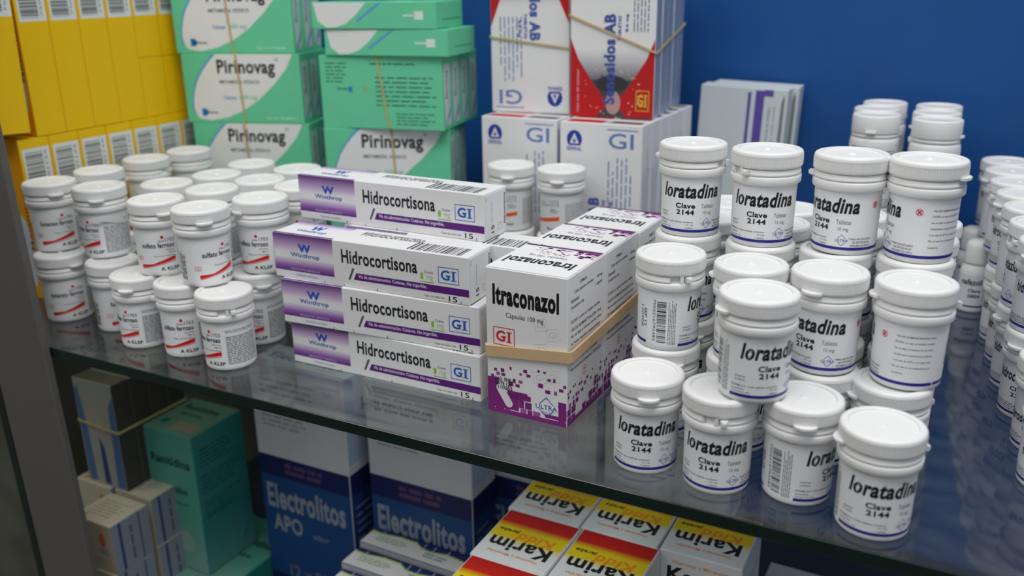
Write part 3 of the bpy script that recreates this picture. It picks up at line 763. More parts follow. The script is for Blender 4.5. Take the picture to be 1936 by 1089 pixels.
# ---------------- metamizole (green) boxes: 119 x 22.6 x 64.6
PW, PT, PH = 119, 22.6, 64.4
GN = (108, 212, 166); LBL = (60, 150, 210)
def leaf(p, W, Hh, lay=1, bottomcut=False):
    f = lambda pts: [(x * W, y * Hh) for x, y in pts]
    blue = [(.33, 1), (.19, .80), (.09, .55), (.045, .30), (.06, .12), (.13, .04), (.13, .06), (.085, .14), (.075, .3), (.11, .55), (.2, .8), (.35, 1)]
    white = [(.30, .995), (.955, .995), (.90, .80), (.78, .56), (.64, .34), (.50, .18), (.36, .08), (.22, .035), (.12, .06), (.075, .15), (.07, .32), (.10, .52), (.17, .75)]
    cut = [(.24, .995), (.31, .995), (.18, .75), (.10, .52), (.065, .32), (.06, .18), (.045, .30), (.075, .56), (.15, .80)]
    p.poly(f([(x - .012, y) for x, y in white]), (236, 238, 238), lay)
    # blue sweep drawn as short segments so the shape stays convex
    out = [(.265, .995), (.20, .87), (.15, .75), (.105, .62), (.075, .48), (.055, .34), (.052, .22), (.07, .11)]
    inn = [(.295, .995), (.225, .87), (.17, .75), (.122, .62), (.09, .48), (.07, .34), (.065, .22), (.08, .12)]
    for i in range(len(out) - 1): p.poly(f([out[i], out[i + 1], inn[i + 1], inn[i]]), (96, 170, 214), lay + 1)
def pirinovag(ends=True):
    b = MB(); b.rbox(0, 0, 0, PW, PT, PH, 0.4, GN)
    p = Paint(b, face_fn('f', PW, PT, PH)); leaf(p, PW, PH)
    W, Hh = PW, PH
    p.text('Pirinovag', W * .30, Hh * .66, W * .79, Hh * .92, (40, 42, 46), 0.03, 0.0, lay=3); p.ring(W * .81, Hh * .92, 1.5, .5, (60, 60, 60), 3, 8)
    p.text('METAMIZOL SÓDICO', W * .31, Hh * .575, W * .65, Hh * .635, (60, 60, 62), 0.02, lay=3)
    p.text('Tabletas', W * .33, Hh * .345, W * .44, Hh * .395, (60, 150, 200), 0.02, lay=3); p.text('(500 mg)', W * .47, Hh * .33, W * .62, Hh * .41, (110, 200, 150), 0.01, lay=3)
    p.rect(W * .13, Hh * .10, W * .17, Hh * .21, (30, 130, 205), 3); p.ell(W * .17, Hh * .155, W * .018, Hh * .04, (30, 130, 205), 3); p.text('Novag', W * .185, Hh * .12, W * .27, Hh * .175, (50, 50, 52), 0.02, lay=4)
    p.text('Caja con 10 tabletas', W * .68, Hh * .05, W * .93, Hh * .10, (220, 240, 230), 0.01)
    # back face
    p = Paint(b, face_fn('b', PW, PT, PH)); G = (52, 100, 84)
    p.lines(W * .05, Hh * .62, W * .24, Hh * .92, 6, G, 1, fill=.3); p.lines(W * .42, Hh * .87, W * .95, Hh * .92, 1, G, 2)
    p.lines(W * .46, Hh * .30, W * .95, Hh * .74, 7, G, 3, fill=.28, ragged=.15); p.lines(W * .62, Hh * .05, W * .95, Hh * .24, 4, G, 4, fill=.3)
    p.rect(W * .235, Hh * .50, W * .265, Hh * .58, (30, 130, 205)); p.text('Novag', W * .14, Hh * .52, W * .23, Hh * .57, (40, 60, 60), 0.02); p.ring(W * .37, Hh * .54, 2, .5, (200, 90, 80))
    for sd in ('r', 'l'):
        p = Paint(b, face_fn(sd, PW, PT, PH))
        if not ends: p.lines(6, 8, 9, PH - 10, 1, (50, 110, 90), 3, vert=True, fill=.3); continue
        p.rect(4, 4, 18.5, PH - 7, (214, 224, 226), 1)
        p.text('Pirinovag', 7, PH * .42, 12.5, PH * .80, (50, 52, 54), 0.03, quarter=3); p.lines(14, 10, 17, PH - 14, 2, GREY, 3, vert=True, fill=.3); p.poly([(5, 4.5), (8, 4.5), (18, 16), (18, 20)], (80, 150, 214), 2)
    for sd in 'tu':
      p = Paint(b, face_fn(sd, PW, PT, PH)); f = lambda pts: [(x * W, y * PT) for x, y in pts]
      p.poly(f([(.02, .98), (.45, .98), (.36, .5), (.28, .2), (.2, .06), (.12, .05), (.05, .3)]), (232, 236, 236), 1)
      p.poly(f([(.36, .3), (.55, .98), (.58, .98), (.38, .25)]), (100, 160, 220), 1)
      p.rect(W * .74, PT * .47, W * .84, PT * .53, (225, 240, 232)); p.rect(W * .83, PT * .35, W * .9, PT * .65, (225, 240, 232))
    return b.mesh('carton_body', M_CARD)
PIR = pirinovag(); PIR2 = pirinovag(False)
GP = 'green metamizole boxes'
def along(x, y, yaw, dx, dy):
    a = R(yaw); return x + dx * math.cos(a) - dy * math.sin(a), y + dx * math.sin(a) + dy * math.cos(a)
def green_pile(x, y, yaw, lvl, n, pile, row, back=False, dz=0):
    for k in range(n):
        px, py = along(x, y, yaw, rnd.uniform(-.5, .5), k * (PT + .35))
        rz = yaw
        if back: px, py = along(px, py, yaw, PW, PT); rz = yaw + 180
        carton('tablet_box', PIR, px, py, lvl * (PH + .3) + dz, rz, 'green metamizole tablet box, %s in the %s of the %s green pile' % (('front one', 'second one', 'third one', 'fourth one')[k], row, pile), group=GP)
def band_v(x, y, yaw, dx, z0, Hh, depth, slant, label, th=0.7, wd=1.7):
    a = R(yaw); ox, oy = along(x, y, yaw, dx, 0)
    pts, nr, az = rect_loop((ox, oy, z0), (-math.sin(a), math.cos(a), 0), (0, 0, 1), depth, Hh, 0.15, lambda u, v: slant * (v - .5))
    band('rubber_band', pts, nr, az, wd, th, M_RUBBER2, label)
LV = PH + .3
LP = (-688, 243, 17); RP = (-543, 267, 18.5)
green_pile(LP[0] + 6, LP[1] + 1, LP[2], 0, 3, 'left', 'bottom row'); green_pile(LP[0] + 4, LP[1] + 1, LP[2], 1, 3, 'left', 'second row'); green_pile(*LP, 2, 3, 'left', 'third row'); green_pile(LP[0] - 4, LP[1], LP[2], 3, 3, 'left', 'top row')
green_pile(*RP, 0, 3, 'right', 'bottom row'); green_pile(*RP, 1, 3, 'right', 'second row'); green_pile(RP[0] - 2, RP[1] + 3, 10.5, 2, 4, 'right', 'third row', back=True)
for l, rn_ in ((1, 'second'), (2, 'third'), (3, 'top')):
    band_v(LP[0] + (4, 0, -4)[l - 1], LP[1], LP[2], 56 + (0, 2, 0)[l - 1], l * LV, PH, 3 * (PT + .35), -4, 'thin yellowed rubber band around the %s row of the left green pile' % rn_)
band_v(RP[0], RP[1], RP[2], 66, LV, PH, 3 * (PT + .35), -3, 'thin yellowed rubber band around the second row of the right green pile')
band_v(RP[0] - 2, RP[1] + 3, 10.5, 62, 2 * LV, PH + .2, 4 * (PT + .35), -9, 'thin yellowed rubber band around the back-turned row of the right green pile')
# two boxes lying flat on the right pile: stand box turned so its narrow side faces out
def flat_box(x, y, z, yaw, label):
    t = carton('tablet_box', PIR2, x, y, z, 0, label, group=GP)
    t.matrix_world = Matrix.Translation((x * MM, y * MM, z * MM)) @ Matrix.Rotation(R(yaw), 4, 'Z') @ Matrix.Rotation(R(90), 4, 'X') @ Matrix.Translation((0, 0, -PH * MM)) 
    return t
zt = 3 * LV + .1
for k, (dx, nm) in enumerate(((9, 'lower'), (-1, 'upper'))):
    px, py = along(RP[0] - 2, RP[1], 10.5, dx, 1 - 2 * k)
    t = flat_box(px, py, zt + k * (PT + .3), 9 + k, 'green metamizole box lying flat, %s of the two on the right green pile' % nm)
    a_ = R(9 + k)
    t.matrix_world = Matrix.Translation((px * MM, py * MM, (zt + k * (PT + .3)) * MM)) @ Matrix.Rotation(a_, 4, 'Z') @ Matrix(((1, 0, 0, 0), (0, 0, -1, PH * MM), (0, 1, 0, 0), (0, 0, 0, 1)))

# ---------------- senna (white, red and blue) boxes: 74 x 22 x 143
SW, ST, SH = 73.5, 22.3, 142.5
SB = (50, 84, 168)
def logo_tri(p, cx, cy, s, col=(44, 60, 160), rot=0):
    p.ell(cx, cy, s * .5, s * .55, col, 2, 24); p.poly([(cx - s * .3, cy - s * .25), (cx + s * .3, cy - s * .25), (cx, cy + s * .38)], CW, 3)
    p.poly([(cx - s * .12, cy - s * .18), (cx + s * .12, cy - s * .18), (cx, cy + s * .12)], col, 4); p.rect(cx - s * .55, cy - s * .72, cx + s * .55, cy - s * .38, CW, 3); p.text('SERRAL', cx - s * .5, cy - s * .68, cx + s * .5, cy - s * .44, col, 0.03, lay=4)
def senosidos():
    b = MB(); b.rbox(0, 0, 0, SW, ST, SH, 0.4, CW)
    # picture side
    p = Paint(b, face_fn('f', SW, ST, SH)); W, Hh = SW, SH
    RE = (190, 28, 34)
    p.rect(.3, .3, W - .3, Hh * .22, (74, 74, 80), 1, (66, 70, 80)); p.rect(.3, Hh * .22, W - .3, Hh * .40, (100, 104, 116), 1, CW)
    p.poly([(.3, .3), (W * .32, .3), (W * .42, Hh * .06), (W * .42, Hh * .11), (W * .28, Hh * .20), (W * .10, Hh * .34), (.3, Hh * .46)], RE, 2)
    p.poly([(W - .3, .3), (W * .68, .3), (W * .58, Hh * .06), (W * .58, Hh * .11), (W * .72, Hh * .20), (W * .90, Hh * .34), (W - .3, Hh * .46)], RE, 2)
    p.ell(W * .52, Hh * .09, W * .09, Hh * .07, (186, 150, 150), 3); p.ell(W * .5, Hh * .20, W * .19, Hh * .05, (56, 56, 62), 2)
    rn = random.Random(5)
    for k in range(46):
        a_ = rn.uniform(0, 6.28); r_ = rn.gauss(W * .33, 2.2); p.ell(W * .5 + r_ * math.cos(a_), Hh * .155 + r_ * math.sin(a_) * .8, .55, .55, rn.choice([(220, 200, 110), (235, 225, 225), (230, 150, 90)]), 5, 6)
    p.text('Senosidos AB', W * .40, Hh * .08, W * .54, Hh * .60, (62, 84, 160), 0.045, quarter=1, lay=6); p.rect(W * .37, Hh * .243, W * .392, Hh * .255, (62, 84, 160), 6)
    p.text('TABLETAS', W * .565, Hh * .45, W * .60, Hh * .59, SB, 0.03, quarter=1, lay=6); p.text('8.6 mg', W * .65, Hh * .50, W * .69, Hh * .60, SB, 0.04, quarter=1, lay=6)
    p.lines(W * .73, Hh * .50, W * .93, Hh * .75, 5, (96, 110, 150), 2, vert=True, lay=6, fill=.3)
    gi_logo(p, W * .79, Hh * .045, W * .945, Hh * .165, (228, 190, 60), 4, .6)
    p.text('Caja con 20 tabletas', W * .08, Hh * .03, W * .115, Hh * .28, (230, 180, 180), 0.02, quarter=1, lay=4)
    # plain white side
    p = Paint(b, face_fn('b', SW, ST, SH))
    logo_tri(p, W * .18, Hh * .90, 14); p.text('GI', W * .60, Hh * .86, W * .90, Hh * .95, (100, 130, 190), 0.01)
    p.rect(W * .58, Hh * .965, W * .95, Hh * .972, (100, 130, 190)); 
    p.lines(W * .58, Hh * .42, W * .90, Hh * .82, 6, (130, 150, 190), 4, vert=True, fill=.34)
    p.rect(.3, .3, W - .3, Hh * .16, (74, 74, 80), 1, (66, 70, 80)); p.rect(.3, Hh * .16, W - .3, Hh * .36, (100, 104, 116), 1, CW)
    p.poly([(.3, .3), (W * .40, .3), (W * .24, Hh * .20), (.3, Hh * .46)], RE, 2); p.poly([(W - .3, .3), (W * .60, .3), (W * .78, Hh * .20), (W - .3, Hh * .48)], RE, 2)
    p.text('Senosidos AB', W * .36, Hh * .05, W * .50, Hh * .56, (70, 96, 172), 0.045, quarter=1, lay=6); p.text('TABLETAS', W * .53, Hh * .40, W * .57, Hh * .55, SB, 0.03, quarter=1, lay=6); p.text('8.6 mg', W * .61, Hh * .44, W * .65, Hh * .54, SB, 0.04, quarter=1, lay=6)
    p = Paint(b, face_fn('r', SW, ST, SH)); p.rect(.6, 1, ST - .8, SH - 1, (148, 166, 196), 1); p.lines(3, 8, ST - 3, SH - 8, 9, (120, 138, 168), 6, vert=True, fill=.25)
    p = Paint(b, face_fn('l', SW, ST, SH)); p.lines(3, 8, ST - 3, SH - 8, 9, (120, 138, 168), 6, vert=True, fill=.25)
    for sd in 'tu':
        p = Paint(b, face_fn(sd, SW, ST, SH)); p.rect(2, 3, SW - 2, ST - 3, (190, 190, 194), 1); p.rect(SW * .5, 4, SW - 4, ST - 4, RE, 2); p.rect(4, 5, SW * .42, ST - 6, (90, 90, 96), 2)
    return b.mesh('carton_body', M_CARD)
SEN = senosidos()
GS = 'senna tablet boxes'
for c_, (x, y) in enumerate(((-398.0, 308.0), (-320.5, 305.0))):
    for k in range(6):
        px, py = x + rnd.uniform(-.6, .6) + SW, y + k * (ST + .35) + ST
        carton('laxative_box', SEN, px, py, 0, 180, 'white and blue senna box, number %s from the front, lower %s bundle' % (('one', 'two', 'three', 'four', 'five', 'six')[k], ('left', 'right')[c_]), group=GS)
for k in range(5):
    a = 6.0; px, py = along(-324.0, 333, a, rnd.uniform(-.4, .4), k * (ST + .35))
    carton('laxative_box', SEN, px, py, SH + .4, a, 'senna box of the upper right banded bundle, %s' % ('frontmost, its red and black picture showing', 'just behind the front one', 'third from the front', 'fourth from the front', 'rearmost')[k], group=GS)
# upper left bundle turned upside down
for k in range(4):
    a = 5.0; px, py = along(-401.5, 334, a, rnd.uniform(-.4, .4), k * (ST + .35))
    t = carton('laxative_box', SEN, px, py, SH + .4, a, 'upside-down white senna box, %s in the upper left banded bundle' % ('front', 'second', 'third', 'fourth')[k], group=GS)
    # plain side forward, upside down
    t.matrix_world = Matrix.Translation((px * MM, py * MM, (SH + .4) * MM)) @ Matrix.Rotation(R(a), 4, 'Z') @ Matrix(((1, 0, 0, 0), (0, -1, 0, ST * MM), (0, 0, -1, SH * MM), (0, 0, 0, 1)))
a = R(6.0)
pts, nr, az = rect_loop((-325, 332.5, SH), (math.cos(a), math.sin(a), 0), (-math.sin(a), math.cos(a), 0), SW + 2, 5 * (ST + .35) + 1.2, 0.2, lambda u, v: 85 - 30 * u * (1 - v) - 12 * v)
band('rubber_band', pts, nr, az, 1.8, 0.9, M_RUBBER2, 'thin slanting rubber band around the upper right senna bundle')
a = R(5.0)
pts, nr, az = rect_loop((-402.5, 333.5, SH), (math.cos(a), math.sin(a), 0), (-math.sin(a), math.cos(a), 0), SW + 2, 4 * (ST + .35) + 1, 0.2, lambda u, v: 66 - 9 * u)
band('rubber_band', pts, nr, az, 1.6, 0.8, M_RUBBER2, 'thin rubber band around the upper left senna bundle')

# ---------------- yellow boxes: T 27 x depth 68 x 111
YT, YD, YH = 28.4, 68, 137.6
YE = (240, 194, 0); OR = (234, 156, 4)
def yellow(Hh, code=True):
    # local: front narrow face = 'r' side after placement; build with width=YD (x), depth=YT (y)
    b = MB(); b.rbox(0, 0, 0, YD, YT, Hh, 0.5, YE, cols={'f': OR})
    p = Paint(b, face_fn('r', YD, YT, Hh))
    t = min(38, Hh * .45)
    if code: p.rect(2.4, Hh - 8 - t, YT - 1.0, Hh - 8, (226, 230, 230), 1); p.bars(4.4, Hh - 5 - t, YT - 8, Hh - 10.5, (60, 66, 64), True, 21); p.text('7501124', YT - 6.2, Hh - 4 - t, YT - 4.2, Hh - 11, (90, 90, 90), 0, quarter=1)
    p = Paint(b, face_fn('f', YD, YT, Hh)); p.text('Metamizol', YD - 7, Hh * .32, YD - 3.5, Hh * .70, (80, 60, 10), 0.02, quarter=1)
    p.ell(YD * .78, Hh * .30, 12, Hh * .24, (210, 212, 222), 1, 24); p.rect(YD * .75, Hh * .12, YD * .80, Hh * .18, (20, 110, 200), 2); p.text('Novag', YD * .76, Hh * .20, YD * .79, Hh * .42, (60, 60, 70), 0.02, quarter=1)
    return b.mesh('carton_body', M_CARD)
YM = yellow(YH); YM2 = yellow(54, False); YM3 = yellow(83)
GY = 'yellow tablet boxes by the left wall'
yw_ = 0.0
def ybox(me, y, z, label, x=-700, yaw=3.0, dx=0):
    t = carton('tablet_box', me, 0, 0, 0, 0, label, group=GY)
    t.location = ((x - YD + dx) * MM, y * MM, z * MM); t.rotation_euler = (0, 0, R(yaw)); return t
yy = ['nearest', 'second', 'third', 'fourth', 'fifth', 'sixth', 'seventh']
for k in range(7): ybox(YM, 71 + 29 * k, 0, 'yellow tablet box of the lower row by the left wall, %s from the viewer' % (yy[k] if k else 'first'), dx=-k * 0.3, yaw=0)
for k in range(4): ybox(YM, 90 + 29 * k, 138.0, 'yellow tablet box of the upper row by the left wall, %s from the viewer' % ['second', 'third', 'fourth', 'fifth'][k], yaw=0, dx=-k * .4)
t = ybox(YM, 57, 141.0, 'yellow tablet box tilted out of the upper row at the far left', dx=3, yaw=-4); t.rotation_euler = (R(-3.5), R(-3), R(-3))
for k in range(2):
    for l in range(2): ybox((YM2, YM3)[l], 207 + k * 29, 138.0 + l * 54.3, 'short yellow box, %s in the %s stack next to the green pile' % (('lower', 'upper')[l], ('nearer', 'farther')[k]), dx=-3, yaw=0)

# ---------------- white boxes with violet stripes at the back
b = MB(); VW, VD, VH = 80, 24, 158
b.rbox(0, 0, 0, VW, VD, VH, 0.5, (214, 222, 224))
p = Paint(b, face_fn('f', VW, VD, VH)); VI = (98, 84, 168)
p.rect(44, 1, 47, VH - 4, VI); p.rect(51, 1, 59, VH - 2, VI); p.text('Tabletas de liberación', 63.5, VH - 52, 65.5, VH - 16, GREY, 0.01, quarter=3); p.text('para uso oral', 68, VH - 56, 70, VH - 16, GREY, 0.01, quarter=3)
p.poly([(74, 1), (77.5, 1), (77.5, VH - 10), (76.5, VH - 4), (74.5, VH - 12)], (120, 134, 136)); p.text('1000 mg', 12, VH - 60, 24, VH - 54, (190, 196, 198)); p.rect(8, VH - 110, 11, VH - 70, (130, 170, 160)); p.rect(59, VH - 7, 67, VH - 1, VI)
VM = b.mesh('carton_body', M_CARD)
for k in range(2):
    t = carton('injection_box', VM, -248 + 5 * k, 452 + k * 25, 0.2, 0, 'white box with violet stripes leaning at the back, %s of the two' % ('front', 'rear')[k], group='violet striped boxes')
    t.rotation_euler = (0, R(2.0), R(2)); t.location.z = 0.3 * MM + 80 * math.sin(R(2.0)) * MM

# ------------------------------------------------------------------ lower shelf stock
# teal syrup cartons: 60 x 62 x 143
TW, TD, TH = 60, 62, 142
TE = (92, 172, 152); TE2 = (40, 140, 130)
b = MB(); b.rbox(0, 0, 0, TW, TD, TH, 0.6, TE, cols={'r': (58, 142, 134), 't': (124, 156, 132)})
p = Paint(b, face_fn('f', TW, TD, TH))
p.rect(1, 1, TW - 1, 60, (132, 176, 164), 1, (92, 172, 152)); p.text('Ranitidina', 6, TH - 34, 54, TH - 25, (20, 50, 50), 0.03); p.text('Jarabe', 18, TH - 64, 46, TH - 54, (20, 60, 60), 0.02); p.lines(24, TH - 74, 46, TH - 70, 1, (50, 110, 100), 1)
p.ell(36, 30, 9, 12, (150, 182, 172), 2)
p = Paint(b, face_fn('r', TW, TD, TH)); p.rect(1, 1, TD - 1, 62, (92, 150, 150), 1, (40, 136, 130))
for k in range(3): p.lines(6, TH - 34 - k * 26, TD - 8, TH - 14 - k * 26, 5, (26, 92, 90), k + 2, fill=.3)
p.poly([(46, 12), (52, 14), (54, 22), (48, 20)], TE2, 2)
bt = b.mesh('carton_body', M_CARD)
b = MB(); b.rbox(1, 1, TH + .02, TW - 1, TD - 1, TH + .5, .15, (118, 160, 134)); p = Paint(b, lambda x, y, l: (x, y, TH + .5 + l))
p.text('Ranitidina', 8, 42, 50, 50, (20, 60, 56), 0.03, rot=(30, 31, 0)); p.text('Jarabe', 14, 30, 40, 36, (20, 60, 56), 0.02); p.poly([(8, 12), (15, 13), (16, 21), (10, 18)], (20, 110, 90)); p.rect(26, 6, 54, 20, (168, 156, 130), 1)
tf_ = b.mesh('top_flap', M_CARD)
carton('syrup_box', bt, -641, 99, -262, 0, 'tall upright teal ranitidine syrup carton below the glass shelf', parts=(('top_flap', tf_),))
# teal cartons lying on their backs below it
b = MB(); LW, LD, LH = 60, 128, 57.4
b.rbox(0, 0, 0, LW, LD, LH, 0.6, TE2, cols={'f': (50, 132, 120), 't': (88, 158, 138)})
p = Paint(b, face_fn('t', LW, LD, LH)); p.rect(1, 1, LW - 1, 60, (140, 172, 158), 1, (96, 162, 144)); p.text('Ranitidina', 6, 88, 54, 97, (16, 52, 50), .03); p.text('Jarabe', 16, 68, 44, 76, (16, 60, 56), .02); p.rect(26, 12, 54, 30, (176, 176, 164), 2); p.poly([(9, 10), (16, 12), (17, 22), (11, 19)], (20, 120, 100), 2)
lt_ = b.mesh('carton_body', M_CARD)
for k, (x, y, d) in enumerate([(-673, 68, 'left one under the tall carton'), (-612, 66, 'right one under the tall carton')]):
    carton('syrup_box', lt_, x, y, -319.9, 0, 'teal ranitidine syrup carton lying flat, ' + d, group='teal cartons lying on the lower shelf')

# electrolyte boxes 103 x 44 x 262
EW, ED, EH = 103, 40, 262
def electro():
    b = MB(); b.rbox(0, 0, 0, EW, ED, EH, 0.8, (206, 208, 212)); NB = (26, 34, 88); DB = (30, 72, 128)
    p = Paint(b, face_fn('f', EW, ED, EH))
    p.rect(.6, .6, EW - .6, 150, DB, 1); p.rect(.6, 150, EW - .6, 171, NB, 1); p.lines(30, 154, 76, 167, 2, (96, 66, 108), 4, fill=.6)
    p.text('Electrolitos', 6, 116, 95, 142, (150, 155, 168), 0.03); p.text('APO', 10, 92, 44, 110, (150, 155, 168), 0.03); p.text('sabor', 56, 94, 74, 100, (130, 140, 160), 0.01)
    p.rect(.6, 14, EW - .6, 44, NB, 2); p.text('12 x 91', 24, 44, 66, 58, (120, 110, 130), .02, lay=3)
    p.lines(10, 200, 60, 214, 3, (150, 150, 164), 3, fill=.35); p.lines(10, 232, 90, 250, 3, (140, 140, 160), 5, fill=.4)
    for sd in 'rl':
        p = Paint(b, face_fn(sd, EW, ED, EH)); p.rect(.6, .6, ED - .6, 150, (32, 60, 122), 1); p.rect(.6, 150, ED - .6, 171, NB, 1); p.rect(1, 180, ED - 1, EH - 2, (170, 186, 210), 1)
        p.lines(6, 60, ED - 6, 140, 10, (120, 130, 160), 2, fill=.3)
    p = Paint(b, face_fn('t', EW, ED, EH)); p.text('Electrolitos', 10, 14, 92, 26, (60, 70, 120), .02)
    return b.mesh('carton_body', M_CARD)
EM = electro()
for x, y, d in [(-551, 147, 'leftmost, beside the teal cartons'), (-436.5, 161, 'second from the left, behind the green edged boxes'), (-346, 206, 'third from the left, behind the vitamin syrup boxes'), (-238, 212, 'rightmost, at the back of the vitamin syrup boxes')]:
    carton('electrolyte_box', EM, x, y, -319.9, 0, 'tall white and navy electrolyte box, ' + d, group='electrolyte boxes on the lower shelf')

# vitamin syrup boxes 58.5 x 62 x 198
KW, KD, KH = 58, 61.6, 199
KR = (208, 32, 20); KY = (238, 206, 20)
def karim():
    b = MB(); b.rbox(0, 0, 0, KW, KD, KH, 0.6, (230, 230, 232), cols={})
    p = Paint(b, face_fn('f', KW, KD, KH))
    p.text('Vitaminas y Minerales', 9, KH - 10, 49, KH - 6, (234, 150, 60), .01); p.text('Karim', 6, KH - 24, 52, KH - 11.5, K, 0.03, 0.0)
    p.rect(.5, KH - 48, KW - .5, KH - 28, KY, 1, (240, 226, 120)); p.text('Kidd.', 20, KH - 38, 50, KH - 26, (240, 140, 30), .03, .2, lay=3); p.rect(.5, KH - 66, KW - .5, KH - 48, KR, 1, KY); p.rect(.5, 1, KW - .5, KH - 66, KR, 1)
    for sd in 'rl':
        p = Paint(b, face_fn(sd, KW, KD, KH)); p.lines(6, 20, KD - 6, KH - 20, 22, (160, 160, 166), 3, fill=.25)
    bm = b.mesh('carton_body', M_CARD)
    b = MB(); b.rbox(.4, .4, KH + .02, KW - .4, KD - .6, KH + .6, .2, (232, 232, 234))
    p = Paint(b, lambda x, y, l: (x, y, KH + .6 + l))
    w0, w1 = 1, KW - 1
    p.rect(w0, KD - 15, w1, KD - 1.4, KR, 1, (190, 24, 18)); p.rect(w0, KD - 22, w1, KD - 15, KY, 1, KR); p.rect(w0, KD - 33, w1, KD - 22, KY, 1); p.rect(w0, KD - 40, w1, KD - 33, (232, 232, 220), 1, KY)
    p.text('Kidd.', 18, 26.5, 50, 36.5, (242, 150, 20), .03, .15, quarter=2, lay=3); p.text('jarabe', 5, 34, 21, 39, (40, 44, 30), .03, .2, quarter=2, lay=3)
    p.text('Karim', 5, 12.5, 52, 27, K, .03, quarter=2, lay=3); p.text('Vitaminas y Minerales', 9, 7.5, 48, 11.5, (238, 140, 50), .01, quarter=2, lay=3)
    return bm, b.mesh('top_flap', M_CARD)
KB_, KT_ = karim()
GK = 'vitamin syrup boxes on the lower shelf'
for x, y, d in [(-281.5, 126, 'back left'), (-279, 63.5, 'middle of the left file'), (-277, 1.2, 'nearest of the left file'),
                (-222.2, 126.6, 'back one of the middle file'), (-219.5, 64.2, 'middle of the middle file'), (-217.5, 2.0, 'nearest of the middle file'),
                (-162.4, 127.2, 'back one of the right file, front lettering in view')]:
    carton('syrup_box', KB_, x, y, -319.9, -0.3 if x < -200 else 0.5, 'yellow and red vitamin syrup box, ' + d, group=GK, parts=(('top_flap', KT_),))

# long slim ointment boxes with a green wave
GW, GD, GHt = 98, 23, 119
b = MB(); b.rbox(0, 0, 0, GW, GD, GHt, .5, (222, 220, 218), cols={'f': (40, 44, 110)})
p = Paint(b, face_fn('t', GW, GD, GHt)); LG = (176, 206, 60); DB_ = (36, 44, 112)
cv = [(0, .78), (.12, .74), (.3, .86), (.46, .84), (.56, .62), (.66, .60), (.8, .72), (1, .62)]
for i in range(len(cv) - 1):
    (xa, ya), (xb, yb) = cv[i], cv[i + 1]
    p.poly([(xa * GW + .6, ya * GD), (xb * GW - .6 * (i == 6), yb * GD), (xb * GW - .6 * (i == 6), yb * GD + 1.6), (xa * GW + .6, ya * GD + 1.6)], LG, 2)
    p.poly([(xa * GW + .6, ya * GD + 1.5), (xb * GW - .6 * (i == 6), yb * GD + 1.5), (xb * GW - .6 * (i == 6), GD - .5), (xa * GW + .6, GD - .5)], DB_, 1)
p.lines(10, 8, 42, 16, 3, (120, 140, 90), 3, fill=.35); p.lines(60, 6, 88, 13, 2, (110, 110, 120), 5, fill=.4)
p = Paint(b, face_fn('f', GW, GD, GHt)); p.lines(20, 70, 80, 110, 6, (150, 160, 190), 3); p.rect(.6, GHt - 6, GW - .6, GHt - .6, (190, 190, 196), 1)
GM_ = b.mesh('carton_body', M_CARD)
for k, (x, y) in enumerate([(-432, 134), (-428, 103), (-421, 74), (-415, 46)]):
    carton('ointment_box', GM_, x, y, -319.9, -1 + k * .4, 'slim white and blue box with a green wave on top, %s' % ('rearmost, against the electrolyte box', 'second from the back', 'third from the back', 'nearest the shelf front')[k], group='green waved slim boxes')

# cream boxes at the far left of the lower shelf
CBW, CBD, CBH = 46, 40, 48
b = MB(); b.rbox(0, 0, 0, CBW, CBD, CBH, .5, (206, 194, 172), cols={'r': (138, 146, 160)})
p = Paint(b, face_fn('f', CBW, CBD, CBH)); p.ell(33, 32, 4, 7, (214, 120, 80), 1); p.lines(28, 18, 40, 24, 2, (120, 140, 90), 1); p.lines(6, 6, 40, 14, 3, (170, 160, 146), 2, fill=.3)
p = Paint(b, face_fn('r', CBW, CBD, CBH)); p.rect(7, 1, 10, CBH - 1, (60, 76, 124), 1); p.lines(17, 6, 22, 42, 1, (96, 100, 116), 3, vert=True, fill=.5); p.rect(28, 1, 30, CBH - 1, (90, 100, 130), 1)
p = Paint(b, face_fn('t', CBW, CBD, CBH)); p.lines(6, 8, 40, 32, 6, (150, 140, 126), 4, fill=.25); p.ell(8, 6, 3, 2, (214, 130, 90))
CB_ = b.mesh('carton_body', M_CARD)
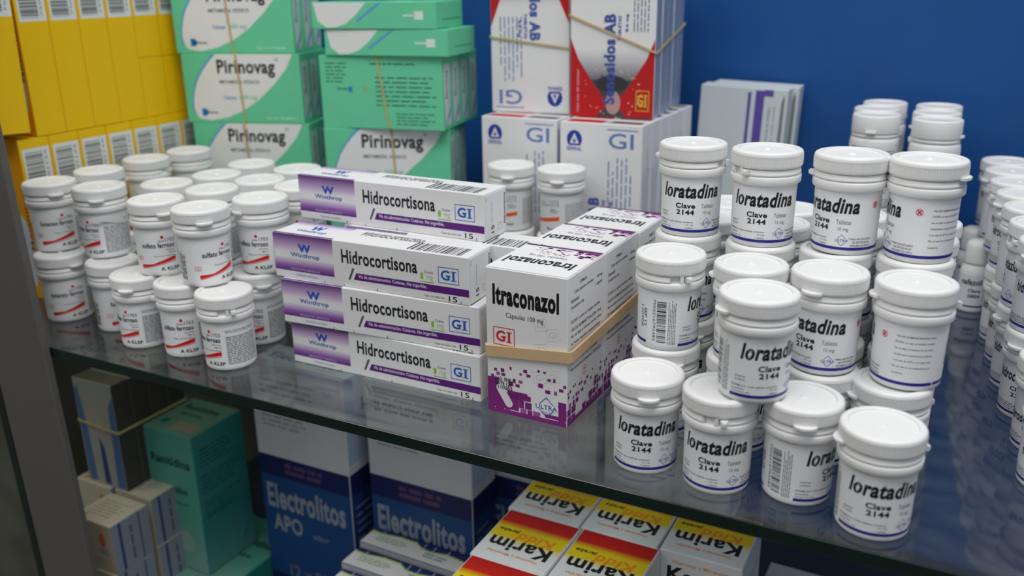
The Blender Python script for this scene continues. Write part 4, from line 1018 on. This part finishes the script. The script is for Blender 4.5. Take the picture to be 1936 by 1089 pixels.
for i, (x, y) in enumerate([(-655, 26), (-706, 70), (-657, 72.5)]):
    for l in range(3):
        if i == 0 and False: pass
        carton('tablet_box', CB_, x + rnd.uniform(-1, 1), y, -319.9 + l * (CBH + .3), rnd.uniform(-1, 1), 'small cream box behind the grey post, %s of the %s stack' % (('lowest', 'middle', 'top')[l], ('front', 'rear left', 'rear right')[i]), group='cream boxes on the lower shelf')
b = MB(); XW, XD, XH = 50, 19, 104
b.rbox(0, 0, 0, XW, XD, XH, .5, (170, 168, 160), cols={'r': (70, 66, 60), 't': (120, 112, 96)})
p = Paint(b, face_fn('f', XW, XD, XH)); p.poly([(2, 2), (12, 2), (10, 60), (5, XH - 6), (1, XH - 12)], (88, 118, 160), 1); p.poly([(38, 2), (49, 2), (49, XH - 10), (42, XH - 22)], (88, 112, 158), 1)
p.poly([(22, 2), (30, 2), (28, 40), (23, 50)], (60, 70, 130), 1); p.lines(14, 50, 36, 90, 5, (190, 160, 140), 2, fill=.3)
XM = b.mesh('carton_body', M_CARD)
zx = -319.9 + 3 * (CBH + .3)
for k in range(4):
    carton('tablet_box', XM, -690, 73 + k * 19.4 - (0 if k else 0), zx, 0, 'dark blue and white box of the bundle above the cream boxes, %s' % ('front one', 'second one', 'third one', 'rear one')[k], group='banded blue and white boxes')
for k in range(2):
    for l in range(3):
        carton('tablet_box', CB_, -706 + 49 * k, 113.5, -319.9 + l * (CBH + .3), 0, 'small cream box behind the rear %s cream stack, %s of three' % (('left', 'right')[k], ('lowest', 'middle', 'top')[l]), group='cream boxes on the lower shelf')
pts, nr, az = rect_loop((-690.4, 72.4, zx), (1, 0, 0), (0, 1, 0), XW + .8, 4 * 19.4 + 1.0, .2, lambda u, v: 62 - 3 * u)
band('rubber_band', pts, nr, az, 2.2, .8, M_RUBBER2, 'thin rubber band around the dark blue and white bundle below the shelf')

# plain grey cartons at the right of the lower shelf
b = MB(); b.rbox(0, 0, 0, 52, 78, 110, .8, (168, 172, 176)); p = Paint(b, face_fn('t', 52, 78, 110)); p.rect(1, 36, 51, 42, (196, 198, 200), 1)
GB_ = b.mesh('carton_body', M_CARD)
for k in range(3): carton('storage_carton', GB_, -112 + 54.5 * k, 196, -319.9, -1, 'plain grey carton at the right of the lower shelf, %s of three' % ('left', 'middle', 'right')[k], cat='box', group='plain grey cartons')
